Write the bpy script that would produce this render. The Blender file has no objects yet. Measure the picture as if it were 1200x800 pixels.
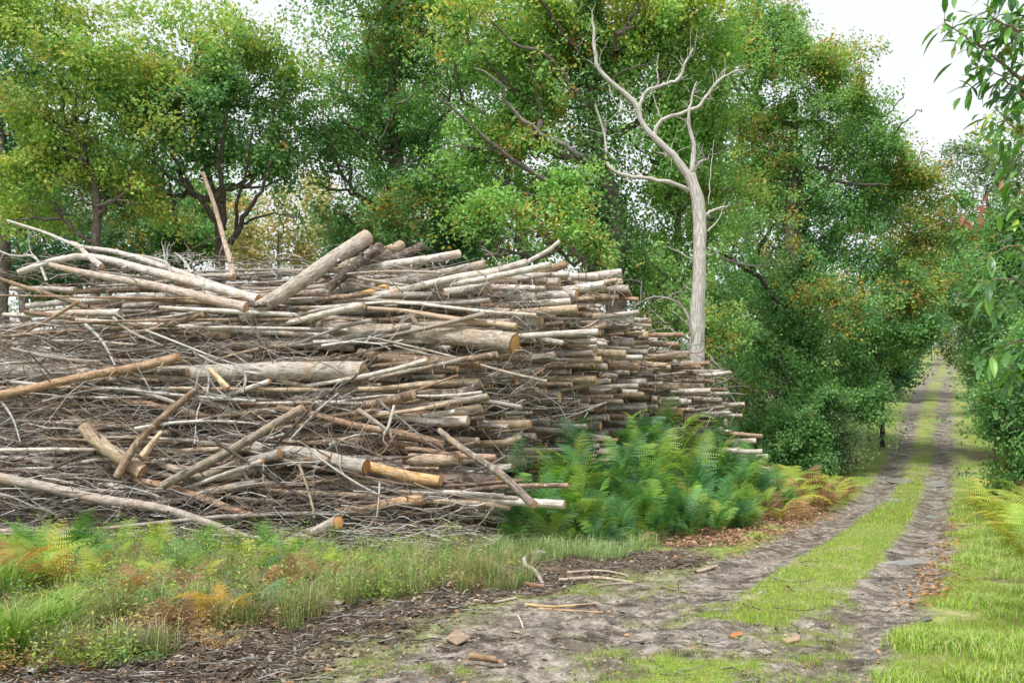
import bpy, math, random
import numpy as np
from mathutils import Vector
from mathutils.bvhtree import BVHTree
SC = bpy.context.scene
COL = SC.collection
F, HOR, H = 1200.0, 470.0, 1.8          # focal length in photo pixels, horizon row, eye height

# ------------------------------------------------------------------ camera
cam_data = bpy.data.cameras.new('camera'); cam = bpy.data.objects.new('camera', cam_data); COL.objects.link(cam)
cam.location = (0, 0, H); cam.rotation_euler = (math.radians(90), 0, 0)
cam_data.sensor_width = 36; cam_data.lens = 36; cam_data.shift_y = (HOR-400)/1200
cam_data.clip_end = 2000
SC.camera = cam
# ------------------------------------------------------------------ world: overcast
W = bpy.data.worlds.new('World'); SC.world = W; W.use_nodes = True
SUN_EL, SUN_AZ = math.radians(60), math.radians(215)
nt = W.node_tree; nt.nodes.clear()
n_out = nt.nodes.new('ShaderNodeOutputWorld'); n_bg = nt.nodes.new('ShaderNodeBackground')
n_sky = nt.nodes.new('ShaderNodeTexSky'); n_sky.sky_type = 'NISHITA'; n_sky.sun_disc = False
n_sky.sun_elevation = SUN_EL; n_sky.sun_rotation = SUN_AZ
n_mix = nt.nodes.new('ShaderNodeMixRGB'); n_mix.inputs[0].default_value = 0.93
n_mix.inputs[2].default_value = (3.5, 3.54, 3.62, 1)        # the cloud layer
n_bg.inputs[1].default_value = 0.1
nt.links.new(n_sky.outputs[0], n_mix.inputs[1]); nt.links.new(n_mix.outputs[0], n_bg.inputs[0])
nt.links.new(n_bg.outputs[0], n_out.inputs[0])
sun_d = bpy.data.lights.new('sun', 'SUN'); sun_d.energy = 1.5; sun_d.angle = math.radians(13); sun_d.color = (1, .96, .9)
sun = bpy.data.objects.new('sun', sun_d); COL.objects.link(sun)
sun.rotation_euler = (math.radians(90)-SUN_EL, 0, math.radians(-35)); sun.location = (0, 0, 30)
SC.view_settings.view_transform = 'Standard'; SC.view_settings.look = 'None'
SC.view_settings.exposure = 1.55; SC.view_settings.gamma = 1

# ------------------------------------------------------------------ helpers
RNG = np.random.default_rng(7)
random.seed(7)
def rr(a, b, n=None): return RNG.uniform(a, b, n)
def norm(v): return v/np.maximum(np.linalg.norm(v, axis=-1, keepdims=True), 1e-9)
def px2w(px, py, d): return np.array([(px-600)/F*d, d, H+(HOR-py)/F*d])
def w2px(p): p = np.asarray(p, float); return np.stack([600+p[..., 0]/p[..., 1]*F, HOR-(p[..., 2]-H)/p[..., 1]*F], -1)
def lin(r, g, b): return tuple(((c/255/12.92) if c <= 10 else ((c/255+.055)/1.055)**2.4) for c in (r, g, b))

class VN:                                # cheap smooth value noise in numpy
    def __init__(s, seed): s.t = np.random.default_rng(seed).random((64, 64, 64)).astype(np.float32)
    def __call__(s, p, sc=1.0):
        p = np.asarray(p, np.float32)*sc
        i = np.floor(p).astype(int); f = p-i; f = f*f*(3-2*f); i &= 63; j = (i+1) & 63
        x0, y0, z0 = i[..., 0], i[..., 1], i[..., 2]; x1, y1, z1 = j[..., 0], j[..., 1], j[..., 2]
        fx, fy, fz = f[..., 0], f[..., 1], f[..., 2]; t = s.t
        a = (t[x0, y0, z0]*(1-fx)+t[x1, y0, z0]*fx)*(1-fy)+(t[x0, y1, z0]*(1-fx)+t[x1, y1, z0]*fx)*fy
        b = (t[x0, y0, z1]*(1-fx)+t[x1, y0, z1]*fx)*(1-fy)+(t[x0, y1, z1]*(1-fx)+t[x1, y1, z1]*fx)*fy
        return a*(1-fz)+b*fz
NZ = VN(3)
def n2(x, y, sc, off=0.0):
    return NZ(np.stack([np.asarray(x, float), np.asarray(y, float), np.full(np.shape(x), 5.3+off)], -1), sc)
def fbm2(x, y, sc, off=0.0): return (n2(x, y, sc, off)*.55+n2(x, y, sc*2.1, off+9)*.28+n2(x, y, sc*4.3, off+17)*.17)

class Geo:                               # collects triangles and quads into ONE mesh
    def __init__(s): s.V = []; s.C = []; s.U = []; s.T = []; s.Q = []; s.TM = []; s.QM = []; s.n = 0
    def add(s, V, tris=None, quads=None, col=None, uv=None, mat=0):
        V = np.asarray(V, np.float32).reshape(-1, 3); n = len(V)
        s.V.append(V)
        c = np.ones((n, 3), np.float32) if col is None else np.broadcast_to(np.asarray(col, np.float32), (n, 3))
        s.C.append(c)
        s.U.append(np.zeros((n, 2), np.float32) if uv is None else np.asarray(uv, np.float32).reshape(-1, 2))
        if tris is not None and len(tris): t = np.asarray(tris).reshape(-1, 3)+s.n; s.T.append(t); s.TM.append(np.full(len(t), mat))
        if quads is not None and len(quads): q = np.asarray(quads).reshape(-1, 4)+s.n; s.Q.append(q); s.QM.append(np.full(len(q), mat))
        s.n += n
    def mesh(s, name, mats, smooth=True, origin=None):
        V = np.concatenate(s.V)
        if origin is not None: V = V-np.asarray(origin, np.float32)
        T = np.concatenate(s.T) if s.T else np.zeros((0, 3), int); Q = np.concatenate(s.Q) if s.Q else np.zeros((0, 4), int)
        TM = np.concatenate(s.TM) if s.TM else np.zeros(0, int); QM = np.concatenate(s.QM) if s.QM else np.zeros(0, int)
        m = bpy.data.meshes.new(name)
        m.vertices.add(len(V)); m.vertices.foreach_set('co', V.astype(np.float32).ravel())
        loops = np.concatenate([T.ravel(), Q.ravel()]).astype(np.int32)
        m.loops.add(len(loops)); m.loops.foreach_set('vertex_index', loops)
        m.polygons.add(len(T)+len(Q))
        ls = np.concatenate([np.arange(len(T))*3, len(T)*3+np.arange(len(Q))*4]).astype(np.int32)
        m.polygons.foreach_set('loop_start', ls)
        m.polygons.foreach_set('material_index', np.concatenate([TM, QM]).astype(np.int32))
        m.polygons.foreach_set('use_smooth', np.full(len(ls), bool(smooth)))
        C = np.concatenate(s.C); C4 = np.ones((len(C), 4), np.float32); C4[:, :3] = C
        ca = m.color_attributes.new('Col', 'FLOAT_COLOR', 'POINT'); ca.data.foreach_set('color', C4.ravel())
        U = np.concatenate(s.U)
        uvl = m.uv_layers.new(name='UVMap'); uvl.data.foreach_set('uv', U[loops].ravel())
        for mt in (mats if isinstance(mats, (list, tuple)) else [mats]): m.materials.append(mt)
        m.update(calc_edges=True)
        return m
    def obj(s, name, mats, parent=None, smooth=True, origin=None):
        o = bpy.data.objects.new(name, s.mesh(name, mats, smooth, origin)); COL.objects.link(o)
        if origin is not None: o.location = [float(c) for c in origin]
        if parent is not None: o.parent = parent
        return o
def tag(o, label=None, cat=None, group=None, kind=None):
    if label: o['label'] = label
    if cat: o['category'] = cat
    if group: o['group'] = group
    if kind: o['kind'] = kind
    return o
def empty(name, loc):
    o = bpy.data.objects.new(name, None); COL.objects.link(o); o.location = [float(c) for c in loc]; o.empty_display_size = .2
    return o

def tubes(P, R, sides=5, rough=0.0):
    """P (N,K,3), R (N,K) -> verts, quads, uv ; N tubes at once"""
    P = np.asarray(P, float); R = np.asarray(R, float); N, K, _ = P.shape
    Tn = norm(np.gradient(P, axis=1))
    mean = norm(P[:, -1]-P[:, 0])
    ref = np.where(np.abs(mean[:, 2:3]) > .8, np.array([[1., 0, 0]]), np.array([[0, 0, 1.]]))[:, None, :]
    A = norm(np.cross(Tn, ref)); B = np.cross(Tn, A)
    th = np.arange(sides)/sides*2*np.pi
    rad = R[:, :, None]*np.ones(sides)
    if rough: rad = rad*(1+rough*(RNG.random((N, K, sides))-.5)*2)
    V = P[:, :, None, :]+rad[..., None]*(A[:, :, None, :]*np.cos(th)[None, None, :, None]+B[:, :, None, :]*np.sin(th)[None, None, :, None])
    L = np.concatenate([np.zeros((N, 1)), np.cumsum(np.linalg.norm(np.diff(P, axis=1), axis=2), 1)], 1)
    U = np.stack([np.broadcast_to(np.abs(th/(2*np.pi)*2-1)[None, None, :]*np.pi*R[:, :1, None], (N, K, sides)), np.broadcast_to(L[:, :, None], (N, K, sides))], -1)
    base = np.arange(N)[:, None, None]*K*sides
    k = np.arange(K-1)[None, :, None]*sides; s0 = np.arange(sides)[None, None, :]; s1 = (s0+1) % sides
    Q = np.stack([base+k+s0, base+k+s1, base+k+sides+s1, base+k+sides+s0], -1)
    return V.reshape(-1, 3), Q.reshape(-1, 4), U.reshape(-1, 2)
def add_tubes(g, P, R, sides=5, col=None, mat=0, rough=0.0):
    V, Q, U = tubes(P, R, sides, rough); N, K = R.shape
    if col is not None:
        col = np.asarray(col, float)
        if col.ndim == 2: col = np.repeat(col, K*sides, 0)
    g.add(V, quads=Q, col=col, uv=U, mat=mat)
def wob_path(a, b, K, wob, sag=0.0):
    a = np.asarray(a, float); b = np.asarray(b, float); t = np.linspace(0, 1, K)[:, None]
    p = a+(b-a)*t; L = np.linalg.norm(b-a)
    for h in (1, 2, 3): p = p+np.sin(t*np.pi*h)*RNG.normal(0, wob*L/h**1.3, 3)[None, :]
    p[:, 2] -= sag*np.sin(t[:, 0]*np.pi)
    return p
def resample(pts, K):
    pts = np.asarray(pts, float); d = np.r_[0, np.cumsum(np.linalg.norm(np.diff(pts, axis=0), axis=1))]; t = np.linspace(0, d[-1], K)
    m = len(pts)
    if m > 2:      # Catmull-Rom for smooth bends
        out = []
        for tt in t:
            i = min(max(np.searchsorted(d, tt, side='right')-1, 0), m-2); u = (tt-d[i])/max(d[i+1]-d[i], 1e-6)
            p0 = pts[max(i-1, 0)]; p1 = pts[i]; p2 = pts[i+1]; p3 = pts[min(i+2, m-1)]
            out.append(.5*((2*p1)+(-p0+p2)*u+(2*p0-5*p1+4*p2-p3)*u*u+(-p0+3*p1-3*p2+p3)*u**3))
        return np.array(out)
    return np.stack([np.interp(t, d, pts[:, k]) for k in range(3)], 1)
def rand_dir(n): return norm(RNG.normal(size=(n, 3)))
def add_leaves(g, P, ax, nr, L, Wd, col, fold=.25, mat=0):
    """folded diamond leaves"""
    n = len(P); ax = norm(ax); side = norm(np.cross(nr, ax)); up = np.cross(ax, side)
    L = np.asarray(L)[:, None]*np.ones((n, 1)); Wd = np.asarray(Wd)[:, None]*np.ones((n, 1))
    mid = P+ax*L*.5+up*Wd*fold
    V = np.stack([P, mid+side*Wd*.5, P+ax*L, mid-side*Wd*.5], 1)
    i = np.arange(n)[:, None]*4
    T = np.concatenate([i+np.array([[0, 2, 1]]), i+np.array([[0, 3, 2]])])
    V[:, 1] += -up*0; g.add(V.reshape(-1, 3), tris=T, col=np.repeat(col, 4, 0), mat=mat)

# ------------------------------------------------------------------ materials
def newmat(name):
    m = bpy.data.materials.new(name); m.use_nodes = True; t = m.node_tree; t.nodes.clear()
    out = t.nodes.new('ShaderNodeOutputMaterial')
    return m, t, out
def N(t, kind, **kw):
    n = t.nodes.new('ShaderNode'+kind)
    for k, v in kw.items(): setattr(n, k, v)
    return n
def ramp(t, src, stops):
    r = N(t, 'ValToRGB'); e = r.color_ramp.elements
    while len(e) < len(stops): e.new(.5)
    for el, (p, c) in zip(e, stops): el.position = p; el.color = (*c, 1) if len(c) == 3 else c
    t.links.new(src, r.inputs[0]); return r.outputs[0]
def mixc(t, fac, a, b, mode='MIX'):
    m = N(t, 'MixRGB', blend_type=mode)
    for sock, v in zip(m.inputs, (fac, a, b)):
        if isinstance(v, (int, float)): sock.default_value = v
        elif isinstance(v, tuple): sock.default_value = (*v, 1)[:4]
        else: t.links.new(v, sock)
    return m.outputs[0]
def noise(t, vec, scale, detail=4, rough=.55):
    n = N(t, 'TexNoise'); n.inputs['Scale'].default_value = scale; n.inputs['Detail'].default_value = detail; n.inputs['Roughness'].default_value = rough
    if vec is not None: t.links.new(vec, n.inputs['Vector'])
    return n.outputs['Fac']
def mapping(t, vec, scale):
    m = N(t, 'Mapping'); m.inputs['Scale'].default_value = scale; t.links.new(vec, m.inputs['Vector']); return m.outputs[0]
def bump(t, h, strength, dist=.02):
    b = N(t, 'Bump'); b.inputs['Strength'].default_value = strength; b.inputs['Distance'].default_value = dist
    t.links.new(h, b.inputs['Height']); return b.outputs[0]
def principled(t, out, col, rough=.8, nrm=None, spec=.3):
    p = N(t, 'BsdfPrincipled'); p.inputs['Specular IOR Level'].default_value = spec
    if isinstance(col, tuple): p.inputs['Base Color'].default_value = (*col, 1)
    else: t.links.new(col, p.inputs['Base Color'])
    if isinstance(rough, (int, float)): p.inputs['Roughness'].default_value = rough
    else: t.links.new(rough, p.inputs['Roughness'])
    if nrm is not None: t.links.new(nrm, p.inputs['Normal'])
    if out is not None: t.links.new(p.outputs[0], out.inputs[0])
    return p
def leaf_mat(name, trans=.35, objcol=False, rough=.55, spec=.35):
    m, t, out = newmat(name)
    if objcol:
        oi = N(t, 'ObjectInfo'); a = N(t, 'Attribute', attribute_name='Col'); c = mixc(t, 1.0, oi.outputs['Color'], a.outputs['Color'], 'MULTIPLY')
    else:
        a = N(t, 'Attribute', attribute_name='Col'); c = a.outputs['Color']
    p = principled(t, None, c, rough, spec=spec)
    tr = N(t, 'BsdfTranslucent'); c2 = mixc(t, 1.0, c, (1.15, 1.3, .6), 'MULTIPLY'); t.links.new(c2, tr.inputs[0])
    mx = N(t, 'MixShader'); mx.inputs[0].default_value = trans
    t.links.new(p.outputs[0], mx.inputs[1]); t.links.new(tr.outputs[0], mx.inputs[2]); t.links.new(mx.outputs[0], out.inputs[0])
    return m
def bark_mat(name, strip=.5, lichen=.5, scale=(13, 2.0, 1)):
    """bark tinted by the Col attribute: fissures along the stem, torn patches of orange wood, pale lichen"""
    m, t, out = newmat(name)
    uv = N(t, 'UVMap').outputs[0]; geo = N(t, 'NewGeometry').outputs['Position']
    a = N(t, 'Attribute', attribute_name='Col').outputs['Color']
    f = noise(t, mapping(t, uv, scale), 3.0, 6, .65)
    c = mixc(t, 1.0, a, ramp(t, f, [(.3, (.26, .24, .22)), (.47, (.82, .79, .76)), (.68, (1.5, 1.5, 1.52))]), 'MULTIPLY')
    big = noise(t, geo, 2.6, 5, .6)
    c = mixc(t, ramp(t, big, [(.52, (0, 0, 0)), (.62, (strip, strip, strip))]), c, (.46, .33, .225))
    li = noise(t, geo, 14, 4, .6)
    c = mixc(t, ramp(t, li, [(.56, (0, 0, 0)), (.66, (lichen, lichen, lichen))]), c, (.50, .49, .45))
    mo = noise(t, mapping(t, geo, (1, 1, 1.7)), 1.7, 5, .6)
    fl = noise(t, mapping(t, uv, (9, 34, 1)), 3.0, 3, .6)
    c = mixc(t, 1.0, c, ramp(t, fl, [(.34, (.35, .32, .3)), (.42, (1,)*3), (.66, (1,)*3), (.74, (1.3,)*3)]), 'MULTIPLY')
    c = mixc(t, ramp(t, mo, [(.66, (0, 0, 0)), (.74, (.55, .55, .55))]), c, (.12, .15, .05))
    principled(t, out, c, .88, bump(t, f, .8, .012), .2)
    return m
def cut_mat(name):
    m, t, out = newmat(name)
    uv = N(t, 'UVMap').outputs[0]; a = N(t, 'Attribute', attribute_name='Col').outputs['Color']
    ln = N(t, 'VectorMath', operation='LENGTH'); t.links.new(uv, ln.inputs[0])
    nz = noise(t, uv, 2.5, 3)
    ad = N(t, 'Math', operation='MULTIPLY_ADD'); t.links.new(nz, ad.inputs[0]); ad.inputs[1].default_value = .22; t.links.new(ln.outputs['Value'], ad.inputs[2])
    ml = N(t, 'Math', operation='MULTIPLY'); t.links.new(ad.outputs[0], ml.inputs[0]); ml.inputs[1].default_value = 42
    sn = N(t, 'Math', operation='SINE'); t.links.new(ml.outputs[0], sn.inputs[0])
    c = mixc(t, 1.0, a, ramp(t, sn.outputs[0], [(0, (.86, .84, .82)), (1, (1.05, 1.05, 1.05))]), 'MULTIPLY')
    c = mixc(t, 1.0, c, ramp(t, ad.outputs[0], [(0, (.62, .55, .5)), (.25, (1.05, 1.0, .95)), (.9, (1, 1, 1)), (1.06, (.45, .38, .33))]), 'MULTIPLY')
    c = mixc(t, 1.0, c, ramp(t, noise(t, uv, 6, 5), [(.3, (.65, .62, .6)), (.6, (1.1, 1.1, 1.1))]), 'MULTIPLY')
    principled(t, out, c, .8, bump(t, sn.outputs[0], .2, .002), .2)
    return m
def plain_mat(name, rough=.85, nscale=20, lo=.6, hi=1.3):
    m, t, out = newmat(name)
    a = N(t, 'Attribute', attribute_name='Col').outputs['Color']; geo = N(t, 'NewGeometry').outputs['Position']
    f = noise(t, geo, nscale, 5, .6)
    principled(t, out, mixc(t, 1.0, a, ramp(t, f, [(.3, (lo,)*3), (.7, (hi,)*3)]), 'MULTIPLY'), rough, bump(t, f, .5, .01), .2)
    return m
M_LEAF = leaf_mat('foliage'); M_FERN = leaf_mat('fern_green', .3, True, .6, .25); M_GRASS = leaf_mat('grass_blades', .35, False, .6, .25)
M_NUT = leaf_mat('chestnut_leaf', .3, True, .38, .5)
M_BARK = bark_mat('log_bark', .5, .65); M_CUT = cut_mat('cut_wood')
M_TRUNK = bark_mat('trunk_bark', 0.0, .25, (9, 1.6, 1)); M_DEAD = bark_mat('dead_wood', 0.0, .6, (9, 1.1, 1))
M_TWIG = plain_mat('twig_bark', .85, 9); M_CHIP = plain_mat('wood_chips', .85, 25)
M_DRY = leaf_mat('dry_leaves', .15, False, .7, .2)

# ------------------------------------------------------------------ terrain
TRK = np.array([(-2.6, -2.0), (-.9, 2.0), (.45, 5.2), (1.49, 7.45), (2.55, 9.4), (3.85, 12.0), (5.6, 16), (8.16, 22), (12.98, 33), (16.9, 42), (21.1, 52), (31, 75), (44.2, 105), (64, 150), (150, 330)])
PRF = np.array([(-50, 0), (0, 0), (9, 0), (12, -.02), (16, -.25), (22, -.6), (28, -.75), (33, -.67), (37, -.4), (42, .05), (52, 1.3), (75, 3.05), (105, 5.3), (150, 9.0), (200, 13), (400, 18), (1500, 20)])
def smooth_interp(x, xp, fp):
    e = .06*np.abs(x)+.4
    return (np.interp(x-e, xp, fp)+np.interp(x, xp, fp)*2+np.interp(x+e, xp, fp))/4
def track_s(x, y):                       # signed distance right of the track's centre line
    cx = smooth_interp(y, TRK[:, 1], TRK[:, 0])
    dx = (smooth_interp(y+1, TRK[:, 1], TRK[:, 0])-smooth_interp(y-1, TRK[:, 1], TRK[:, 0]))/2
    return (x-cx)/np.sqrt(1+dx*dx)
def sstep(a, b, x): t = np.clip((x-a)/(b-a), 0, 1); return t*t*(3-2*t)
def poly_sd(x, y, poly):                 # signed distance to a polygon, inside positive
    x = np.asarray(x, float); y = np.asarray(y, float); P = np.asarray(poly, float); d = np.full(x.shape, 1e9); ins = np.zeros(x.shape, bool)
    for i in range(len(P)):
        (x0, y0), (x1, y1) = P[i], P[(i+1) % len(P)]
        ex, ey = x1-x0, y1-y0; L = ex*ex+ey*ey+1e-9
        t = np.clip(((x-x0)*ex+(y-y0)*ey)/L, 0, 1); d = np.minimum(d, np.hypot(x-x0-t*ex, y-y0-t*ey))
        c = ((y0 > y) != (y1 > y)) & (x < (x1-x0)*(y-y0)/(y1-y0+1e-12)+x0); ins ^= c
    return np.where(ins, d, -d)
def gpx(px, py):                         # where the ray of a photo pixel meets near flat ground
    d = H*F/(py-HOR); 
    for _ in range(12): d = (H-float(np.interp(d, PRF[:, 0], PRF[:, 1])))*F/(py-HOR)
    return ((px-600)/F*d, d)
MUD = [gpx(*p) for p in [(340, 830), (390, 770), (520, 735), (600, 705), (690, 690), (830, 662), (880, 650), (960, 640), (1040, 760), (1050, 830)]]+[(2.2, -3), (-4, -3)]
SOIL = [gpx(*p) for p in [(-260, 850), (-260, 795), (60, 780), (150, 765), (300, 740), (430, 704), (560, 668), (680, 650), (800, 645), (880, 655), (760, 700), (600, 740), (520, 830)]]+[(-1, -3), (-14, -3)]
WEEDS = [gpx(*p) for p in [(-300, 760), (-300, 630), (100, 632), (400, 640), (560, 640), (600, 680), (430, 708), (300, 748), (100, 790), (-200, 800)]]
LITTER = [gpx(*p) for p in [(760, 640), (800, 612), (880, 598), (960, 590), (1000, 600), (930, 625), (860, 640)]]
PILEB = [gpx(*p) for p in [(-420, 632), (0, 636), (150, 640), (300, 645), (400, 640), (520, 625), (560, 600), (700, 560)]]+[(6, 23), (4, 27), (-14, 27), (-22, 16)]
def masks(x, y):
    x = np.asarray(x, float); y = np.asarray(y, float); s = track_s(x, y)
    w = (fbm2(x, y, 1.3)-.5); w2 = (fbm2(x, y, 3.7, 30)-.5)
    far = sstep(9, 14, y)
    a = np.abs(s+.12*w)
    fr = sstep(16, 32, y)
    rut = sstep(.34-.1*fr, .5-.08*fr, a+.18*w2+.22*w*fr)*(1-sstep(1.1-.08*fr, 1.32, a+.35*w+.15*w2))
    left_near = sstep(-.35, .3, poly_sd(x, y, MUD)+.8*w+.4*w2)
    med_near = (1-sstep(.25, .5, a+.8*w2))*sstep(5.2, 6.2, y+2.0*w)*sstep(.46, .56, fbm2(x, y, .9, 50)+.10*sstep(8.5, 10, y))
    mud = np.maximum(rut, left_near*(1-far*.999)*(s < 1.2))
    mud = np.where(s > -.45, np.maximum(rut*(s > 0), mud*(1-sstep(1.05, 1.3, s+.4*w+.25*w2))), mud)
    mud = mud*(1-np.where(y < 9.8, med_near, 0)*(np.abs(s) < .6))
    mid = (1-sstep(.34-.1*fr, .5-.08*fr, a+.18*w2+.22*w*fr))*sstep(9.3, 10.4, y+1.5*w); mud = mud*(1-mid)
    soil = sstep(-.35, .3, poly_sd(x, y, SOIL)+.9*w+.5*w2)*(1-mud)
    weed = sstep(-.4, .3, poly_sd(x, y, WEEDS)+.6*w)*sstep(.40, .60, fbm2(x, y, 1.6, 21)+.06)
    pile = sstep(-.5, .4, poly_sd(x, y, PILEB)+.7*w)
    lit = sstep(-.3, .4, poly_sd(x, y, LITTER)+1.2*w)
    forest = sstep(0, 1, np.maximum((-s-3.6+2*w)/1.6*(y > 22), (s-3.6+2*w)/1.5*(y > 18)))
    bare = .75*sstep(.54, .66, fbm2(x, y, .8, 66)*.6+fbm2(x, y, 2.6, 67)*.4)*((s > 1.2)+(y > 14)*(s < -1.2))+.45*sstep(.5, .6, fbm2(x, y, 1.7, 68))*(a < .5)*(y > 24)
    soil = np.clip(np.maximum.reduce([soil, bare, pile, lit*.9, forest*.8, weed*.9])*(1-mud), 0, 1)
    grass = np.clip(1-mud-soil, 0, 1)
    return mud, grass, soil, s
PUD = [(1056, 650, .40, .30), (1056, 561, .36, 1.0), (1095, 563, .38, 1.2), (1046, 585, .32, .6), (1093, 584, .30, .5), (1091, 601, .26, .5)]
PUDW = [(*gpx(a, b), w, l) for a, b, w, l in PUD]
def gz0(x, y):
    z = smooth_interp(y, PRF[:, 0], PRF[:, 1]); a = np.abs(track_s(x, y)); return z-np.exp(-((a-.8)/.28)**2)*.07
def gz(x, y, fine=True):
    x = np.asarray(x, float); y = np.asarray(y, float)
    z = smooth_interp(y, PRF[:, 0], PRF[:, 1]); s = track_s(x, y); a = np.abs(s)
    near = 1-sstep(9, 13, y)
    rut = np.exp(-((a-.8)/.28)**2)*.07*(1-.5*near)
    z = z-rut+.05*(fbm2(x, y, .7, 3)-.5)*2*sstep(.2, 2.5, a)
    z = z+sstep(2.5, 8, -s)*.0+sstep(1.8, 6, s)*.35*sstep(12, 25, y)
    if fine:
        mud, grass, soil, _ = masks(x, y)
        r = (n2(x, y, 7, 1)-.5)*.03+(n2(x, y, 16, 2)-.5)*.02
        z = z+(n2(x, y, 4.5, 8)-.5)*.05*mud*(y < 40)+r*(1.1*mud+1.7*soil+.8*grass)+soil*(n2(x, y, 3.2, 70)-.5)*.07*(y < 14)
    for px_, py_, w_, l_ in PUDW:
        dx = x-px_-.43*(y-py_); dy = y-py_; q = np.sqrt((dx/(w_*1.5))**2+(dy/(l_*1.5))**2)+.5*(n2(x, y, 2.5, 99)-.5); zc = float(gz0(np.array([px_]), np.array([py_]))[0]); k = (1-sstep(.35, 1.0, q)); z = z*(1-k)+(zc-.075+.02*(n2(x, y, 6, 31)-.5))*k
    return z
def grid_axis(segs):
    out = [segs[0][0]]
    for a, b, st in segs: n = max(1, int(round((b-a)/st))); out += list(np.linspace(a, b, n+1)[1:])
    return np.array(out)
def mud_material():
    m, t, out = newmat('ground_surface')
    a = N(t, 'Attribute', attribute_name='Col'); sp = N(t, 'SeparateColor'); t.links.new(a.outputs['Color'], sp.inputs[0])
    geo = N(t, 'NewGeometry').outputs['Position']
    f1 = noise(t, geo, 7, 8, .7); f2 = noise(t, geo, 32, 5, .7); f3 = noise(t, geo, 1.1, 4, .6); f4 = noise(t, geo, 2.3, 3, .6)
    v = N(t, 'TexVoronoi'); v.inputs['Scale'].default_value = 26; t.links.new(geo, v.inputs['Vector'])
    mud = ramp(t, f1, [(.36, (.05, .04, .032)), (.47, (.155, .132, .108)), (.6, (.34, .30, .255))])
    mud = mixc(t, ramp(t, f3, [(.5, (0,)*3), (.66, (.5,)*3)]), mud, (.34, .31, .27))
    mud = mixc(t, 1.0, mud, ramp(t, f2, [(.35, (.6,)*3), (.65, (1.3,)*3)]), 'MULTIPLY')
    mud = mixc(t, 1.0, mud, ramp(t, f4, [(.4, (.58, .55, .52)), (.54, (1.15,)*3)]), 'MULTIPLY')
    stone = ramp(t, v.outputs['Distance'], [(.1, (.7,)*3), (.2, (0,)*3)])
    mud = mixc(t, mixc(t, 1.0, stone, ramp(t, f2, [(.5, (0,)*3), (.56, (.7,)*3)]), 'MULTIPLY'), mud, (.42, .38, .33))
    soil = ramp(t, f1, [(.3, (.03, .022, .017)), (.5, (.10, .075, .055)), (.7, (.26, .19, .13))])
    soil = mixc(t, 1.0, soil, ramp(t, f2, [(.35, (.45,)*3), (.65, (1.5,)*3)]), 'MULTIPLY')
    grass = ramp(t, f1, [(.3, (.10, .13, .03)), (.5, (.22, .31, .05)), (.72, (.38, .40, .12))])
    grass = mixc(t, ramp(t, f3, [(.47, (0,)*3), (.6, (.6,)*3)]), grass, (.40, .36, .2))
    grass = mixc(t, 1.0, grass, ramp(t, f2, [(.35, (.6,)*3), (.65, (1.3,)*3)]), 'MULTIPLY')
    c = mixc(t, sp.outputs[0], grass, mud); c = mixc(t, sp.outputs[2], c, soil)
    hgt = mixc(t, .4, f1, f2)
    p = principled(t, out, c, ramp(t, f1, [(.35, (.55,)*3), (.55, (.9,)*3)]), bump(t, hgt, .9, .04), .3)
    return m
M_GROUND = mud_material()
def build_ground():
    xs = grid_axis([(-900, -60, 60), (-60, -16, 2.5), (-16, -6, .3), (-6, 5.5, .07), (5.5, 13, .14), (13, 32, .35), (32, 70, .8), (70, 90, 2.5), (90, 900, 60)])
    ys = grid_axis([(-60, -4, 8), (-4, 4.5, .5), (4.5, 13, .07), (13, 18, .12), (18, 30, .3), (30, 60, .5), (60, 170, 1.0), (170, 1400, 60)])
    X, Y = np.meshgrid(xs, ys); Z = gz(X, Y); mud, grass, soil, s = masks(X, Y)
    V = np.stack([X, Y, Z], -1).reshape(-1, 3); C = np.stack([mud, grass, soil], -1).reshape(-1, 3)
    ny, nx = X.shape; i = np.arange(ny-1)[:, None]*nx+np.arange(nx-1)[None, :]
    Q = np.stack([i, i+1, i+nx+1, i+nx], -1).reshape(-1, 4)
    sc, yc = s[:-1, :-1].ravel(), Y[:-1, :-1].ravel()
    istrack = ((np.abs(sc) < 1.35) | ((C[Q[:, 0], 0] > .5) & (yc < 13))) & (yc < 170) & (yc > -4)
    for nm, sel, lab in (('ground', ~istrack, None), ('dirt_track', istrack, None)):
        q = Q[sel]; u, inv = np.unique(q, return_inverse=True)
        g = Geo(); g.add(V[u], quads=inv.reshape(-1, 4), col=C[u]); o = g.obj(nm, M_GROUND); tag(o, kind='structure')
build_ground()
# puddles standing in the ruts
def build_puddles():
    m, t, out = newmat('sky_toned_water'); geo = N(t, 'NewGeometry').outputs['Position']
    principled(t, out, (.42, .41, .42), .06, bump(t, noise(t, geo, 9, 3), .12, .01), .8)  # bright sky reflection is painted into the pale grey base colour
    for x, y, w, l in PUDW:
        n = 28; th = np.arange(n)/n*2*np.pi; X = x+np.cos(th)*w*1.3+.43*np.sin(th)*l*1.3; Y = y+np.sin(th)*l*1.3; z = float(gz0(np.array([x]), np.array([y]))[0])-.044
        V = np.concatenate([[[x, y, z]], np.stack([X, Y, np.full(n, z)], 1)]); i = np.arange(n)
        g = Geo(); g.add(V, tris=np.stack([np.zeros(n, int), 1+i, 1+(i+1) % n], 1)); tag(g.obj('puddle', m), kind='structure')
build_puddles()

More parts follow.
